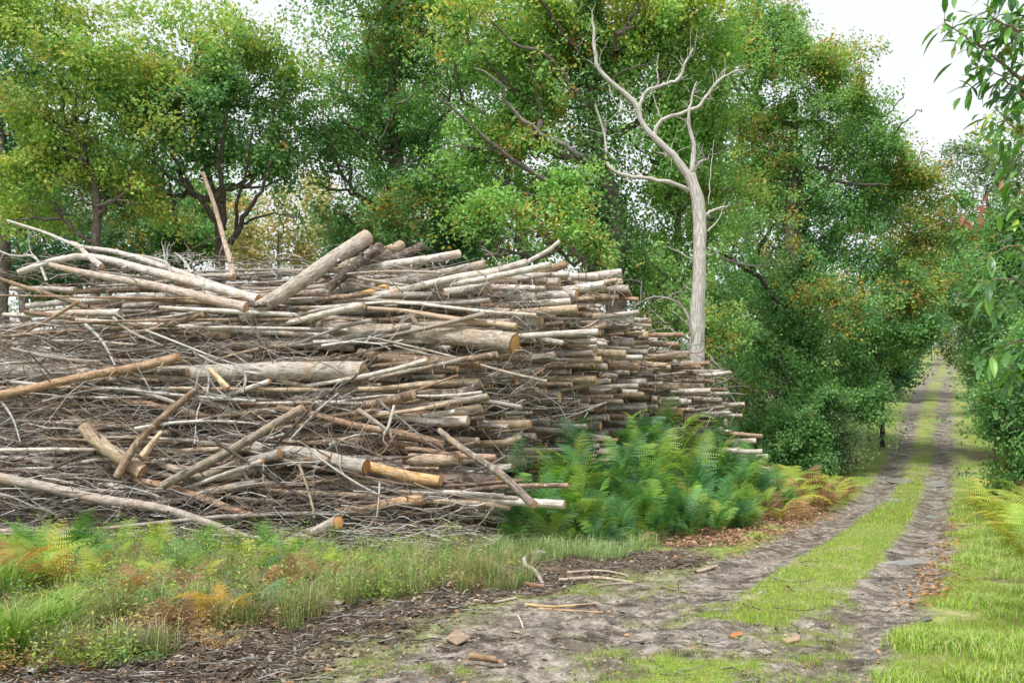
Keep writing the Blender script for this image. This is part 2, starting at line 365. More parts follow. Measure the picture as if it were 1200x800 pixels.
# ================================================================== THE LOG PILE
AX = norm(np.array([1., -.30, 0]))       # logs run this way, butts to the right, towards the track
BD = norm(np.array([.58, 1., 0]))        # the butt face runs this way, along the track
C0 = np.array([-.55, 13.0, 0])
TOPV = np.array([(0, .35), (.5, 1.7), (1.1, 2.9), (1.9, 3.75), (3.0, 4.0), (4.6, 4.15), (6.0, 3.75), (8.0, 3.45), (9.4, 3.15), (10.6, 2.6), (11.6, 1.9), (12.6, .9)])
BARKS = {'grey': (.37, .345, .31), 'brown': (.23, .165, .115), 'silvery': (.60, .57, .53), 'reddish': (.35, .235, .165), 'tan': (.50, .40, .29), 'dark': (.12, .10, .085)}
CUTS = [(.60, .38, .20), (.66, .48, .30), (.58, .45, .32), (.62, .35, .17), (.55, .46, .36)]
def log_mesh(g, gc, P, R, tone, cut, sides=9, rough=.05, gd=None, cutcol=None):
    """one log: g takes bark, gc takes the cut face"""
    K = len(P)
    c = np.array(BARKS[tone] if isinstance(tone, str) else tone)*rr(.85, 1.18)
    V, Q, U = tubes(P[None], R[None], sides, rough); g.add(V, quads=Q, col=c, uv=U+rr(0, 9, 2))
    for end, idx in ((0, 0), (1, K-1)):
        ring = V[idx*sides:(idx+1)*sides]; th = np.arange(sides)/sides*2*np.pi
        ctr = ring.mean(0); tl = (P[0]-P[1] if end == 0 else P[-1]-P[-2]); tl = tl/np.linalg.norm(tl)
        inner = ctr+(ring-ctr)*.62+tl*(.012*R[idx]/.1)
        VV = np.concatenate([[ctr+tl*(.012*R[idx]/.1)], inner, ring]); UU = np.concatenate([[[0, 0]], np.stack([np.cos(th), np.sin(th)], 1)*.62, np.stack([np.cos(th), np.sin(th)], 1)])
        i = np.arange(sides); j = (i+1) % sides
        T = np.stack([np.zeros(sides, int), 1+i, 1+j], 1); QQ = np.stack([1+i, 1+sides+i, 1+sides+j, 1+j], 1)
        if end == 1: T = T[:, ::-1]; QQ = QQ[:, ::-1]
        (gc if end == 0 or gd is None else gd).add(VV, tris=T, quads=QQ, col=(cutcol if cutcol is not None else cut), uv=UU, mat=(1 if gc is g else 0))
LM = [(355, 322, 'the big leaning pale log'), (270, 260, 'the upright broken pole'), (410, 437, 'the mossy-ended thick log'), (590, 403, 'the torn-ended thick log'),
      (470, 555, 'the bright orange peeled log'), (570, 548, 'the dark branch leaning on ferns'), (270, 525, 'the left-slanting grey log'), (182, 505, 'the orange-tipped brown branch'),
      (100, 437, 'the orange-ended log at left'), (815, 405, 'the dead tree'), (620, 378, 'the white birch log'), (700, 322, 'the pale corner-top logs'), (130, 600, 'the pale bottom branch at left'),
      (870, 470, 'the far end of the pile'), (660, 480, 'the green ferns'), (35, 340, 'the left edge'), (100, 300, 'the bleached forked branch'), (780, 440, 'the foot of the dead tree'), (520, 345, 'the top sawn stubs')]
ORD = ['first', 'second', 'third', 'fourth', 'fifth', 'sixth', 'seventh', 'eighth', 'ninth', 'tenth', 'eleventh', 'twelfth', '13th', '14th', '15th', '16th', '17th', '18th', '19th', '20th']+[f'{q}{"st" if q%10==1 else "nd" if q%10==2 else "rd" if q%10==3 else "th"}' for q in range(21, 60)]
def stubs(g, P, R, tone, n, twig=False):
    c = np.array(BARKS[tone] if isinstance(tone, str) else tone); K = len(P)
    for _ in range(n):
        k = RNG.integers(1, K-1); tn = norm(P[k]-P[k+1] if k+1 < K else P[k-1]-P[k]); d = norm(-tn*rr(.3, .9)+rand_dir(1)[0]*np.array([.5, 1, 1])-np.array([0, .4, 0])); L = R[k]*rr(1.2, 2.4); r = R[k]*rr(.18, .38)
        if twig and rr(0, 1) < .5: L = rr(.15, .7); r = R[k]*rr(.1, .22)
        q = wob_path(P[k], P[k]+d*(R[k]*.7+L), 4, .05); add_tubes(g, q[None], (r*np.array([1.3, 1, .8, .5 if L > .2 else .75]))[None], 5, np.array([c*rr(.7, 1.1)]))
def place_word(cx, cy):
    k = min(range(len(LM)), key=lambda i: (LM[i][0]-cx)**2+(1.3*(LM[i][1]-cy))**2); lx, ly, nm = LM[k]
    dx, dy = cx-lx, cy-ly
    if nm == 'the left edge': return 'at the left edge of the pile'
    if nm == 'the far end of the pile': return 'at the far end of the pile'
    if abs(dy) > abs(dx)*.6: return ('below ' if dy > 0 else 'above ')+nm
    return ('right of ' if dx > 0 else 'left of ')+nm
def auto_labels(items, noun, group):
    """items: (obj, adjectives, cx, cy); orders look-alikes that share a place from the top down"""
    b = {}
    for it in items: b.setdefault((it[1], place_word(it[2], it[3])), []).append(it)
    for (adj, pl), L in b.items():
        L.sort(key=lambda i: i[3])
        for k, it in enumerate(L):
            if len(L) == 1: lab = f'{adj} {noun} {pl}'
            elif len(L) == 2: lab = f'{("upper", "lower")[k]} {adj} {noun} of two {pl}'
            elif k == 0: lab = f'topmost {adj} {noun} {pl}'
            elif k == len(L)-1: lab = f'lowest {adj} {noun} {pl}'
            else: lab = f'{adj} {noun} {pl}, {ORD[min(k, 58)]} from top'
            tag(it[0], lab, noun.split()[-1], group)
def size_word(r): return 'thick' if r > .084 else 'medium' if r > .057 else 'slim' if r > .04 else 'thin'
def front_y(px, py):                     # depth of the pile's front slope seen at a photo pixel
    z = H+(HOR-py)/F*14.3
    v = float(np.interp(z, TOPV[:5, 1], TOPV[:5, 0]))
    d = 13.0+v*.86
    x = (px-600)/F*d
    return d-.30*(x-(-.55+v*.5))
def hero_log(pts, r0, r1, tone, label, cat='log', off=-.15, K=12, sides=12, cut=None, rough=.05, cutface=True, name='log', group='cut logs of the pile', mat=None):
    """pts: photo pixels (px, py[, extra depth]) from the butt on; r in photo pixels"""
    W3 = []
    for p in pts:
        d = front_y(min(p[0], 640), p[1])+off+(p[2] if len(p) > 2 else 0); W3.append(px2w(p[0], p[1], d))
    P = resample(W3, K)
    L = np.linalg.norm(P[-1]-P[0]); t = np.linspace(0, 1, K)
    P = P+np.stack([np.sin(t*np.pi*2+rr(0, 6)), np.cos(t*np.pi*3+rr(0, 6)), np.sin(t*np.pi*2.5+rr(0, 6))], 1)*.006*L
    d = P[0, 1]; R = np.interp(t, [0, 1], [r0*d/F, r1*d/F])
    g = Geo(); gc = Geo(); gd = Geo()
    log_mesh(g, gc, P, R, tone, cut if cut is not None else CUTS[RNG.integers(5)], sides, rough, gd)
    if L > 1.2 and r0 > 4: stubs(g, P, R, tone, 5, True)
    org = P.mean(0)
    o = g.obj(name, mat or M_BARK, origin=org); tag(o, label, cat, group)
    for q in (gc, gd): c = q.obj('cut_face', M_CUT, origin=org); c.parent = o; c.location = (0, 0, 0)
    HERO_P.append((P, R))
    return o
HERO_P = []
O1 = (.62, .35, .15)
hero_log([(431, 277, -.5), (360, 325, -.25), (283, 371, 0)], 9.5, 7.5, (.46, .41, .36), 'big pale log leaning across the top of the pile, cut end raised to the right', off=-.35, K=14, sides=16)
hero_log([(444, 290, -.2), (415, 312), (384, 338)], 7, 5, 'dark', 'dark brown rotten log with broken top beside the big leaning pale log', off=-.3)
hero_log([(424, 438), (300, 436), (160, 436, .1), (-30, 440, .2)], 11.5, 10, 'grey', 'thickest grey log of the middle tier with green moss and a pale sawn end', off=-.3, K=20, sides=16, cut=(.66, .46, .24))
hero_log([(601, 404, -.1), (500, 392), (420, 386), (330, 368, .5), (285, 366, .7)], 13, 9, (.37, .32, .26), 'thick log with a torn ragged butt and orange peeled side', off=0, K=18, sides=16, rough=.14, cut=O1)
hero_log([(430, 547, -.1), (370, 535), (300, 524, .1)], 9, 8, 'grey', 'thick mossy log with a dark orange heart low in the front of the pile', off=-.4, cut=(.45, .22, .08), sides=14)
hero_log([(516, 563), (470, 556), (432, 546)], 6.5, 6.5, (.55, .36, .17), 'bright orange peeled log low in the front of the pile', off=-.35, cut=O1)
hero_log([(396, 612, -.5), (370, 623, -.3), (340, 634, -.1)], 8, 6, 'grey', 'short log at the foot of the pile with a slanted orange end facing the track', off=-.5, cut=O1)
hero_log([(497, 586, -.1), (450, 590), (395, 602, .1)], 6.5, 6, (.50, .33, .19), 'orange-brown log lying level above the fallen bark at the foot of the pile', off=-.3)
hero_log([(516, 504), (550, 530, -.3), (590, 560, -.6), (627, 590, -.9)], 3.5, 4.5, (.20, .17, .14), 'dark bare branch leaning from the pile down into the ferns', 'branch', off=-.3, name='branch', group='loose branches on the pile')
hero_log([(355, 478, -.4), (270, 527, -.35), (190, 570, -.3)], 5, 5.5, (.27, .235, .19), 'grey-brown log slanting down to the left across the lower front', off=-.3, K=14)
hero_log([(236, 453, -.3), (205, 475, -.35), (165, 515, -.4), (138, 558, -.3)], 3.5, 5, 'brown', 'brown branch with an orange broken tip slanting across the lower left front', 'branch', off=-.35, name='branch', group='loose branches on the pile', cut=O1)
hero_log([(97, 500, -.4), (125, 525, -.3), (168, 552, -.1)], 7.5, 9, 'tan', 'short splintered trunk piece in the lower left front of the pile', off=-.35, rough=.16)
hero_log([(211, 417, -.3), (150, 432, -.25), (60, 450, -.2), (-30, 466, -.1)], 5.2, 5, (.42, .28, .18), 'orange-brown log with a bright orange end lying on the thick mossy log at left', off=-.45, cut=O1, K=14)
hero_log([(300, 352), (230, 330), (170, 315), (90, 302, .1), (20, 318, .2)], 6, 4, 'silvery', 'smooth silvery long log near the top of the pile at left', off=-.4, K=16)
hero_log([(290, 358, -.1), (210, 343), (130, 325), (60, 310, .1)], 6.5, 3.5, (.55, .47, .41), 'long pale stripped log below the silvery one near the top at left', off=-.5, K=16)
hero_log([(285, 345), (200, 314), (140, 298), (95, 290), (50, 270), (5, 256)], 4.8, 1.6, (.52, .50, .47), 'bleached forked branch rising above the top left of the pile', 'branch', off=-.3, K=18, name='branch', group='loose branches on the pile')
hero_log([(120, 312), (100, 298), (92, 287), (84, 285)], 4, 2.5, (.50, .48, .46), 'hooked bleached branch stub on the top left of the pile', 'branch', off=-.45, name='branch', group='loose branches on the pile')
hero_log([(272, 326, .1), (266, 290, .1), (255, 250, .15), (237, 203, .2)], 4.2, 2.4, (.42, .33, .26), 'upright broken pole with orange streaks standing out of the top of the pile', 'pole', off=0, K=14, name='branch', group='loose branches on the pile')
hero_log([(-20, 556, -.3), (60, 570, -.3), (120, 585, -.35), (200, 600, -.4), (296, 630, -.5)], 6.5, 4, (.42, .38, .34), 'long pale bottom branch sloping down to the right at left', 'branch', off=-.3, K=18, name='branch', group='loose branches on the pile')
hero_log([(310, 548, -.1), (240, 560, -.2), (180, 540, -.1)], 5, 4, 'grey', 'slim grey log crossing behind the slanting log at lower left', off=-.2)
hero_log([(300, 605), (220, 578), (160, 560)], 4.5, 4.5, 'reddish', 'slim reddish log sloping right just above the bottom branch', off=-.4)
hero_log([(728, 321, 3.6), (660, 327, 3.6), (600, 336, 3.6)], 5.5, 5, 'silvery', 'uppermost pale log at the top right corner of the pile', off=0)
hero_log([(728, 332, 3.3), (660, 342, 3.3), (590, 352, 3.3)], 5.5, 5.5, 'tan', 'second pale log down at the top right corner of the pile', off=0)
hero_log([(663, 310, 3.3), (620, 322, 3.3), (560, 335, 3.3)], 4.5, 4.5, 'reddish', 'short reddish log sticking up left of the top right corner', off=0)
hero_log([(655, 284, 3.2), (637, 296, 3.2), (612, 312, 3.2)], 2.2, 2.5, 'silvery', 'thin pale stick pointing up from the top right of the pile', 'branch', off=0, name='branch', group='loose branches on the pile')
hero_log([(635, 375, 1.6), (600, 378, 1.6), (560, 384, 1.6)], 9, 9, (.62, .60, .56), 'white birch log with dark flecks above the ferns', off=0)
hero_log([(538, 298, .4), (490, 305, .4), (420, 318, .4)], 5, 5, 'silvery', 'silvery log ending highest at the middle of the pile top', off=0)
hero_log([(568, 311, .3), (530, 318, .3), (470, 330, .3)], 6, 6, 'grey', 'grey log with an orange-rimmed sawn end near the middle of the top', off=0)
hero_log([(469, 287, .5), (440, 300, .5), (390, 315, .5)], 6, 6, 'tan', 'log with orange sawn end just right of the raised end of the leaning log', off=0, cut=O1)
hero_log([(494, 288, .5), (470, 300, .4), (435, 312, .5)], 5, 5, 'dark', 'dark crooked log end poking up at the middle of the pile top', off=0)
hero_log([(455, 338, .1), (440, 342, .1), (420, 347, .1)], 6.5, 4, (.62, .36, .14), 'orange split stub under the middle of the pile top', off=0, cut=O1)
hero_log([(496, 340, .1), (470, 342, .1), (440, 344, .2)], 5.5, 5, (.60, .42, .24), 'light tan split log beside the orange split stub', off=0)
hero_log([(519, 345, .1), (500, 346, .1), (470, 348, .1)], 7, 7, 'grey', 'stubby log with a round brown sawn end near the top', off=0)
hero_log([(562, 424, 0), (500, 424), (420, 414)], 7, 6, 'brown', 'brown log with a dark end below the thick torn log', off=-.15, cut=(.5, .26, .1))
hero_log([(565, 452), (540, 462), (500, 462)], 7.5, 7, 'dark', 'blackish log with a pale sawn end beside the ferns', off=-.1)
hero_log([(564, 478), (545, 482), (500, 492)], 7, 7, (.17, .14, .11), 'dark broken log pointing up at the ferns', off=-.1)
hero_log([(549, 493), (500, 492), (440, 484)], 6, 5, 'silvery', 'silvery log jutting out right of centre toward the ferns', off=-.15)
hero_log([(540, 537), (515, 538), (480, 538)], 8.5, 8, 'tan', 'stubby tan log with a wide orange end near the ferns', off=-.1, cut=O1)
hero_log([(582, 560), (550, 562), (500, 556)], 9, 9, (.2, .16, .13), 'thick dark log end half hidden by ferns at the lower right front', off=.1, cut=O1)
hero_log([(610, 512, .6), (585, 520, .5), (550, 520, .5)], 5, 4.5, (.36, .3, .2), 'mossy pale log with forked end poking out into the ferns', off=0)
hero_log([(622, 497, .6), (590, 497, .6), (560, 500, .5)], 5.5, 5, 'tan', 'pale log poking out level above the fern bank', off=0)
hero_log([(893, 511, 7.2), (870, 509, 7.2), (840, 507, 7.3)], 2.6, 2.6, 'reddish', 'upper of two thin log ends sticking out past the ferns at the far right', off=0)
hero_log([(893, 529, 6.6), (870, 529, 6.6), (840, 527, 6.7)], 3, 3, 'silvery', 'lower of two thin log ends sticking out past the ferns at the far right', off=0)
# split shards
hero_log([(246, 432, -.6), (256, 443, -.55), (267, 455, -.5)], 3, 4.5, (.68, .52, .32), 'pale split wedge of fresh wood lying on the middle of the pile', 'wood shard', off=-.2, name='wood_shard', sides=5, group='loose wood pieces on the pile')
hero_log([(285, 433, -.6), (288, 445, -.55), (284, 460, -.5)], 1.2, 2, (.42, .40, .37), 'grey upright splinter right of the pale split wedge', 'wood shard', off=-.2, name='wood_shard', sides=5, group='loose wood pieces on the pile')
hero_log([(190, 505, -.5), (178, 520, -.5), (168, 534, -.45)], 2.5, 5, (.60, .46, .3), 'pale flat splinter beside the brown slanting branch', 'wood shard', off=-.2, name='wood_shard', sides=5, group='loose wood pieces on the pile')

# --- packed logs of the pile: cross-section packing
def pack():
    vs, zs, rs = [], [], []
    cell = {}
    def ok(v, z, r):
        ci, cj = int(v/.3), int(z/.3)
        for i in range(ci-1, ci+2):
            for j in range(cj-1, cj+2):
                for (a, b, c) in cell.get((i, j), ()):
                    if (a-v)**2+(b-z)**2 < (r+c)**2*1.0: return False
        return True
    for r_lo, r_hi, tries in ((.085, .11, 70), (.058, .08, 900), (.036, .056, 14000), (.022, .036, 9000)):
        for _ in range(tries):
            r = rr(r_lo, r_hi); v = rr(0, 12.5); zt = float(np.interp(v, TOPV[:, 0], TOPV[:, 1])); z = rr(.02, zt)
            z0 = -0.0
            if z > zt-r*.3 or not ok(v, z, r): continue
            cell.setdefault((int(v/.3), int(z/.3)), []).append((v, z, r)); vs.append(v); zs.append(z); rs.append(r)
            if len(vs) > 2300: break
    return np.array(vs), np.array(zs), np.array(rs)
pv, pz, pr = pack()
tones = list(BARKS)
logs = []
for v, z, r in zip(pv, pz, pr):
    gy = 13+v*.87
    base = float(np.interp(gy, PRF[:, 0], PRF[:, 1])); zz = z+base*min(1, .4+v/8)
    zt = float(np.interp(v, TOPV[:, 0], TOPV[:, 1])); front = v < 2.3
    depth = zt-z
    off = (rr(-1.75, .35) if v > 1.8 else rr(-.9, .3))+(.25 if rr(0, 1) < .12 else 0)-(.6 if z > .75*zt else 0)*rr(0, 1)
    if v < 2.4: off -= (rr(0, 2.9) if rr(0, 1) < .62 else rr(0, .5))
    if v > 8: off += rr(-.5, .35)
    L = rr(4.2, 8) if v < 3.5 else rr(3.5, 7.5) if v < 7 else rr(2.5, 5.5)
    yaw = RNG.normal(0, .07 if r > .05 else .11); pit = RNG.normal(0, .024 if r > .05 else .055)+.02*(z/zt)**2*(v < 6)
    a = np.array([AX[0]*math.cos(yaw)-AX[1]*math.sin(yaw), AX[0]*math.sin(yaw)+AX[1]*math.cos(yaw), pit]); a /= np.linalg.norm(a)
    butt = C0+BD*v+np.array([0, 0, zz])+AX*off
    tip = butt-a*L
    tip[2] = max(tip[2], .1)
    K = 9
    P = wob_path(butt, tip, K, .008 if r > .06 else .014); P[:, 2] = np.maximum(P[:, 2], r*.7+base)
    t = np.linspace(0, 1, K); R = r*(1-t*(.35+.1*(L > 5)))*(1+.0*t)
    tone = tones[RNG.choice(6, p=[.30, .16, .27, .07, .12, .08])]
    logs.append(dict(P=P, R=R, r=r, tone=tone, cut=CUTS[RNG.integers(5)], L=L))
# cross-lying logs tossed on the front slope and top
for k in range(110):
    px = rr(20, 540); py = rr(320, 600); r = rr(.03, .075); d = front_y(px, py)-.12-rr(0, .15)
    c = px2w(px, py, d); r = r*rr(.45, 1); ang = RNG.normal(0, .16); yaw = RNG.normal(0, .15); L = rr(1.2, 4.2)
    a = np.array([math.cos(ang), -.28+yaw, math.sin(ang)]); a /= np.linalg.norm(a)
    P = wob_path(c+a*L/2, c-a*L/2, 9, .015); P[:, 2] = np.maximum(P[:, 2], .08); R = r*(1-np.linspace(0, 1, 9)*.4)
    logs.append(dict(P=P, R=R, r=r, tone=tones[RNG.choice(6, p=[.28, .16, .28, .09, .13, .06])], cut=CUTS[RNG.integers(5)], L=L))
# which of them show most: rays from the camera's side
def visible_counts():
    VV, TT, owner = [], [], []; n = 0
    for i, l in enumerate([*logs, *[dict(P=p, R=r) for p, r in HERO_P]]):
        V, Q, _ = tubes(l['P'][None], l['R'][None], 6); VV.append(V); TT.append(Q+n); owner += [i]*(len(Q)); n += len(V)
        TT.append(np.array([[n-6*len(l['P'])+a for a in (0, 1, 2, 3)], [n-6*len(l['P'])+a for a in (0, 3, 4, 5)]])); owner += [i]*2
    bv = BVHTree.FromPolygons(np.concatenate(VV).tolist(), np.concatenate(TT).tolist())
    cnt = np.zeros(len(logs)+len(HERO_P)); sx = np.zeros_like(cnt); sy = np.zeros_like(cnt); o = Vector((0, 0, H))
    for py in range(270, 650, 3):
        for px in range(1, 900, 3):
            h = bv.ray_cast(o, Vector(((px-600)/F, 1, (HOR-py)/F)))
            if h[2] is not None: i = owner[h[2]]; cnt[i] += 1; sx[i] += px; sy[i] += py
    return cnt, sx/np.maximum(cnt, 1), sy/np.maximum(cnt, 1)
cnt, cxs, cys = visible_counts()
order = np.argsort(-cnt[:len(logs)]); chosen = set(order[:252].tolist())
rest = Geo(); items = []
toneword = {'grey': 'grey', 'brown': 'brown', 'silvery': 'silvery', 'reddish': 'reddish', 'tan': 'tan', 'dark': 'dark'}
for i, l in enumerate(logs):
    if i in chosen and cnt[i] > 0:
        g, gc, gd = Geo(), Geo(), Geo(); log_mesh(g, gc, l['P'], l['R'], l['tone'], l['cut'], 11 if l['r'] > .06 else 8, .085, gd)
        stubs(g, l['P'], l['R'], l['tone'], RNG.integers(1, 6), True); org = l['P'].mean(0); o = g.obj('log', M_BARK, origin=org); 
        for q in (gc, gd): c = q.obj('cut_face', M_CUT, origin=org); c.parent = o; c.location = (0, 0, 0)
        items.append((o, f"{size_word(l['r'])} {toneword[l['tone']]}", cxs[i], cys[i]))
    else: log_mesh(rest, rest, l['P'], l['R'], l['tone'], l['cut'], 5, .05)
auto_labels(items, 'log', 'cut logs of the pile')
tag(rest.obj('log_mass', [M_BARK, M_CUT]), 'the many further logs packed inside the pile behind its showing logs', 'logs', kind='stuff')
print('logs', len(logs), 'single', len(items))

# --- brushwood: bare grey twigs over the front of the pile
def twig_batch(n, fx, fy, Lr, rr_, cols, dirv, K=6, wob=.09, off=(-.35, .05), down=0.0):
    px = fx(n); py = fy(n); P0 = np.array([px2w(a, b, front_y(a, b)+rr(*off)) for a, b in zip(px, py)])
    D = norm(dirv(n)); L = rr(*Lr, n); t = np.linspace(0, 1, K)[None, :, None]
    bend = RNG.normal(0, wob, (n, 1, 3))*L[:, None, None]; bend2 = RNG.normal(0, wob*.5, (n, 1, 3))*L[:, None, None]
    P = P0[:, None]+D[:, None]*L[:, None, None]*(t-.5)+bend*np.sin(t*np.pi)+bend2*np.sin(t*np.pi*2.3)
    P[:, :, 2] -= down*(t[:, :, 0]**2)*L[:, None]; P[:, :, 2] = np.maximum(P[:, :, 2], .035)
    R = rr(*rr_, n)[:, None]*(1-.65*np.linspace(0, 1, K)[None]); C = np.array(cols)[RNG.integers(len(cols), size=n)]*rr(.75, 1.25, n)[:, None]
    return P, R, C
TW = [(.40, .38, .35), (.21, .19, .17), (.58, .56, .53), (.19, .14, .11), (.30, .22, .155), (.10, .085, .07)]
def hdir(s=.35, b=.3): return lambda n: np.stack([np.where(rr(0, 1, n) < .5, -1, 1)*1., RNG.normal(-.1, b, n), RNG.normal(0, s, n)], 1)
tw = Geo()
def leftx(a, b, p=1.5): return lambda n: a+(b-a)*rr(0, 1, n)**p
for spec in [dict(n=1700, fx=leftx(-60, 420), fy=lambda n: rr(380, 620, n), Lr=(.25, 1.3), rr_=(.003, .008), dirv=hdir(.6, .4), wob=.13),
             dict(n=900, fx=leftx(-60, 330), fy=lambda n: rr(400, 600, n), Lr=(.5, 2.0), rr_=(.005, .013), dirv=hdir(.25), wob=.08),
             dict(n=1000, fx=leftx(-60, 560, 1.0), fy=lambda n: rr(330, 610, n), Lr=(.15, .6), rr_=(.002, .006), dirv=lambda n: RNG.normal(0, 1, (n, 3))*np.array([.7, .4, 1]), wob=.12),
             dict(n=800, fx=leftx(-60, 560, 1.0), fy=lambda n: rr(575, 640, n), Lr=(.2, 1.0), rr_=(.003, .011), dirv=hdir(.2), wob=.08, off=(-.7, .1)),
             dict(n=700, fx=leftx(-60, 560, 1.0), fy=lambda n: rr(618, 652, n), Lr=(.15, .9), rr_=(.003, .012), dirv=hdir(.12), wob=.07, off=(-1.2, -.2)),
             dict(n=260, fx=leftx(0, 520, 1.0), fy=lambda n: rr(296, 330, n), Lr=(.3, 1.2), rr_=(.003, .009), dirv=hdir(.25), wob=.1, off=(-.1, .8)),
             dict(n=220, fx=leftx(560, 640, 1.0), fy=lambda n: rr(330, 480, n), Lr=(.2, .8), rr_=(.003, .008), dirv=hdir(.5), wob=.1, off=(-.1, .5))]:
    P, R, C = twig_batch(cols=TW, **spec); add_tubes(tw, P, R, 3, C)
# twigs across the receding butt face
n = 700; v = rr(0, 11, n); zt = np.interp(v, TOPV[:, 0], TOPV[:, 1]); z = rr(.3, 1, n)*zt-.3
P0 = C0[None]+BD[None]*v[:, None]+AX[None]*rr(-.8, .2, n)[:, None]; P0[:, 2] = z
D = norm(RNG.normal(0, 1, (n, 3))*np.array([1, .5, .5])); t = np.linspace(0, 1, 5)[None, :, None]; L = rr(.2, 1.1, n)
P = P0[:, None]+D[:, None]*L[:, None, None]*(t-.5)+RNG.normal(0, .08, (n, 1, 3))*np.sin(t*np.pi)
add_tubes(tw, P, rr(.004, .012, n)[:, None]*(1-.5*np.linspace(0, 1, 5)[None]), 3, np.array(TW)[RNG.integers(6, size=n)])
tag(tw.obj('brushwood', M_TWIG), 'grey and brown bare twigs littering the front of the log pile', 'twigs', kind='stuff')

# --- forked loose branches, each its own thing
def branch_tree(P, R, n_side, Lr, col, sides=6, twigs=3):
    g = Geo(); add_tubes(g, P[None], R[None], sides, np.array([col]), rough=.06); K = len(P)
    for _ in range(n_side):
        k = RNG.integers(2, K-1); t = norm(P[k]-P[k-1]); d = norm(t*.8+RNG.normal(0, .7, 3)*np.array([1, .5, 1])); L = rr(*Lr)
        q = wob_path(P[k], P[k]+d*L, 7, .06); r0 = R[k]*.55; add_tubes(g, q[None], (r0*(1-.75*np.linspace(0, 1, 7)))[None], 4, np.array([col]))
        for _ in range(twigs):
            j = RNG.integers(2, 6); d2 = norm(d+RNG.normal(0, .6, 3)); q2 = wob_path(q[j], q[j]+d2*L*rr(.3, .6), 5, .06)
            add_tubes(g, q2[None], (r0*.4*(1-.7*np.linspace(0, 1, 5)))[None], 3, np.array([col]))
    return g
bi = []
for k in range(60):
    px = 20+520*rr(0, 1)**1.4; py = rr(395, 600); d = front_y(px, py)-rr(.15, .45); c = px2w(px, py, d); L = rr(.9, 2.6); a = RNG.normal(0, .35)
    if rr(0, 1) < .25: a = rr(-1.1, 1.1)
    s = 1 if rr(0, 1) < .5 else -1; dv = norm(np.array([s*math.cos(a), RNG.normal(-.05, .12), math.sin(a)])); r = rr(.012, .028)
    P = wob_path(c-dv*L/2, c+dv*L/2, 10, .03); P[:, 2] = np.maximum(P[:, 2], .06); col = np.array(TW[RNG.integers(6)])*1.05
    o = branch_tree(P, r*(1-.6*np.linspace(0, 1, 10)), 4, (.25, .8), col).obj('branch', M_TWIG); tone = 'pale grey' if col[0] > .43 else 'grey' if col[2] > .25 else 'brown'
    q = w2px(c); bi.append((o, f"{'long' if L > 1.7 else 'short'} {tone} twiggy", q[0], q[1]))
auto_labels(bi, 'branch', 'loose branches on the pile')
def px_branch(pts, r0, r1, col, label, nside=4, Lr=(.3, .8), off=-.3, K=12, twigs=3, depth=None):
    W3 = [px2w(p[0], p[1], (depth if depth else front_y(p[0], p[1])+off)+(p[2] if len(p) > 2 else 0)) for p in pts]
    P = resample(W3, K); o = branch_tree(P, np.linspace(r0, r1, K)*P[0, 1]/F, nside, Lr, col, 7, twigs).obj('branch', M_TWIG)
    tag(o, label, 'branch', 'loose branches on the pile'); return o
G5 = (.42, .40, .37)
px_branch([(55, 330), (40, 300), (15, 300), (-20, 285)], 2, .8, G5, 'bleached twiggy branch against the trees at the far left of the pile top', 7, (.4, 1.0))
px_branch([(200, 322), (195, 308), (165, 300), (130, 296)], 2.6, 1.4, G5, 'thin bleached branch bending over the pile top right of the forked one', 3, (.3, .6))
px_branch([(225, 320), (215, 305), (205, 296)], 1.8, .8, G5, 'short bleached fork sticking up left of the upright pole', 3, (.15, .3))
px_branch([(245, 440, -.2), (243, 460, -.2), (232, 480, -.2), (228, 520, -.2)], 1.4, .6, (.5, .49, .48), 'white twig forking downward at the middle of the left front', 5, (.2, .5))
px_branch([(100, 380, -.2), (120, 400, -.2), (135, 428, -.2)], 2.2, 1.2, (.42, .40, .37), 'pale stick slanting down above the orange-ended log at left', 1, (.2, .4))
px_branch([(0, 468, -.2), (15, 490, -.2), (24, 518, -.2)], 1.8, .8, (.46, .45, .43), 'pale bent stick near the left edge of the lower front', 2, (.2, .4))
px_branch([(445, 565, -.3), (443, 595, -.3), (440, 615, -.3)], 1.4, .8, (.44, .42, .4), 'upright pale twig behind the fallen pink bark', 2, (.2, .4))
px_branch([(350, 543, -.3), (360, 570, -.3), (368, 600, -.4)], 2, 1.2, (.36, .28, .2), 'thin tan stick slanting right at the foot of the pile', 1, (.2, .3))
px_branch([(420, 480, -.3), (455, 505, -.35), (460, 518, -.3)], 3, 1.5, (.3, .25, .2), 'thin bent branch hanging over the log ends right of centre', 4, (.2, .5))
px_branch([(462, 475, -.4), (455, 500, -.4), (450, 508, -.4)], 2, 1.8, (.5, .45, .38), 'short pale stick standing on the log ends right of centre', 0)
px_branch([(300, 470, -.2), (200, 462, -.3), (120, 455, -.2), (50, 470, -.2)], 2.2, 1, (.45, .43, .4), 'long arching grey twig across the left front below the mossy log', 9, (.4, .9), K=16)
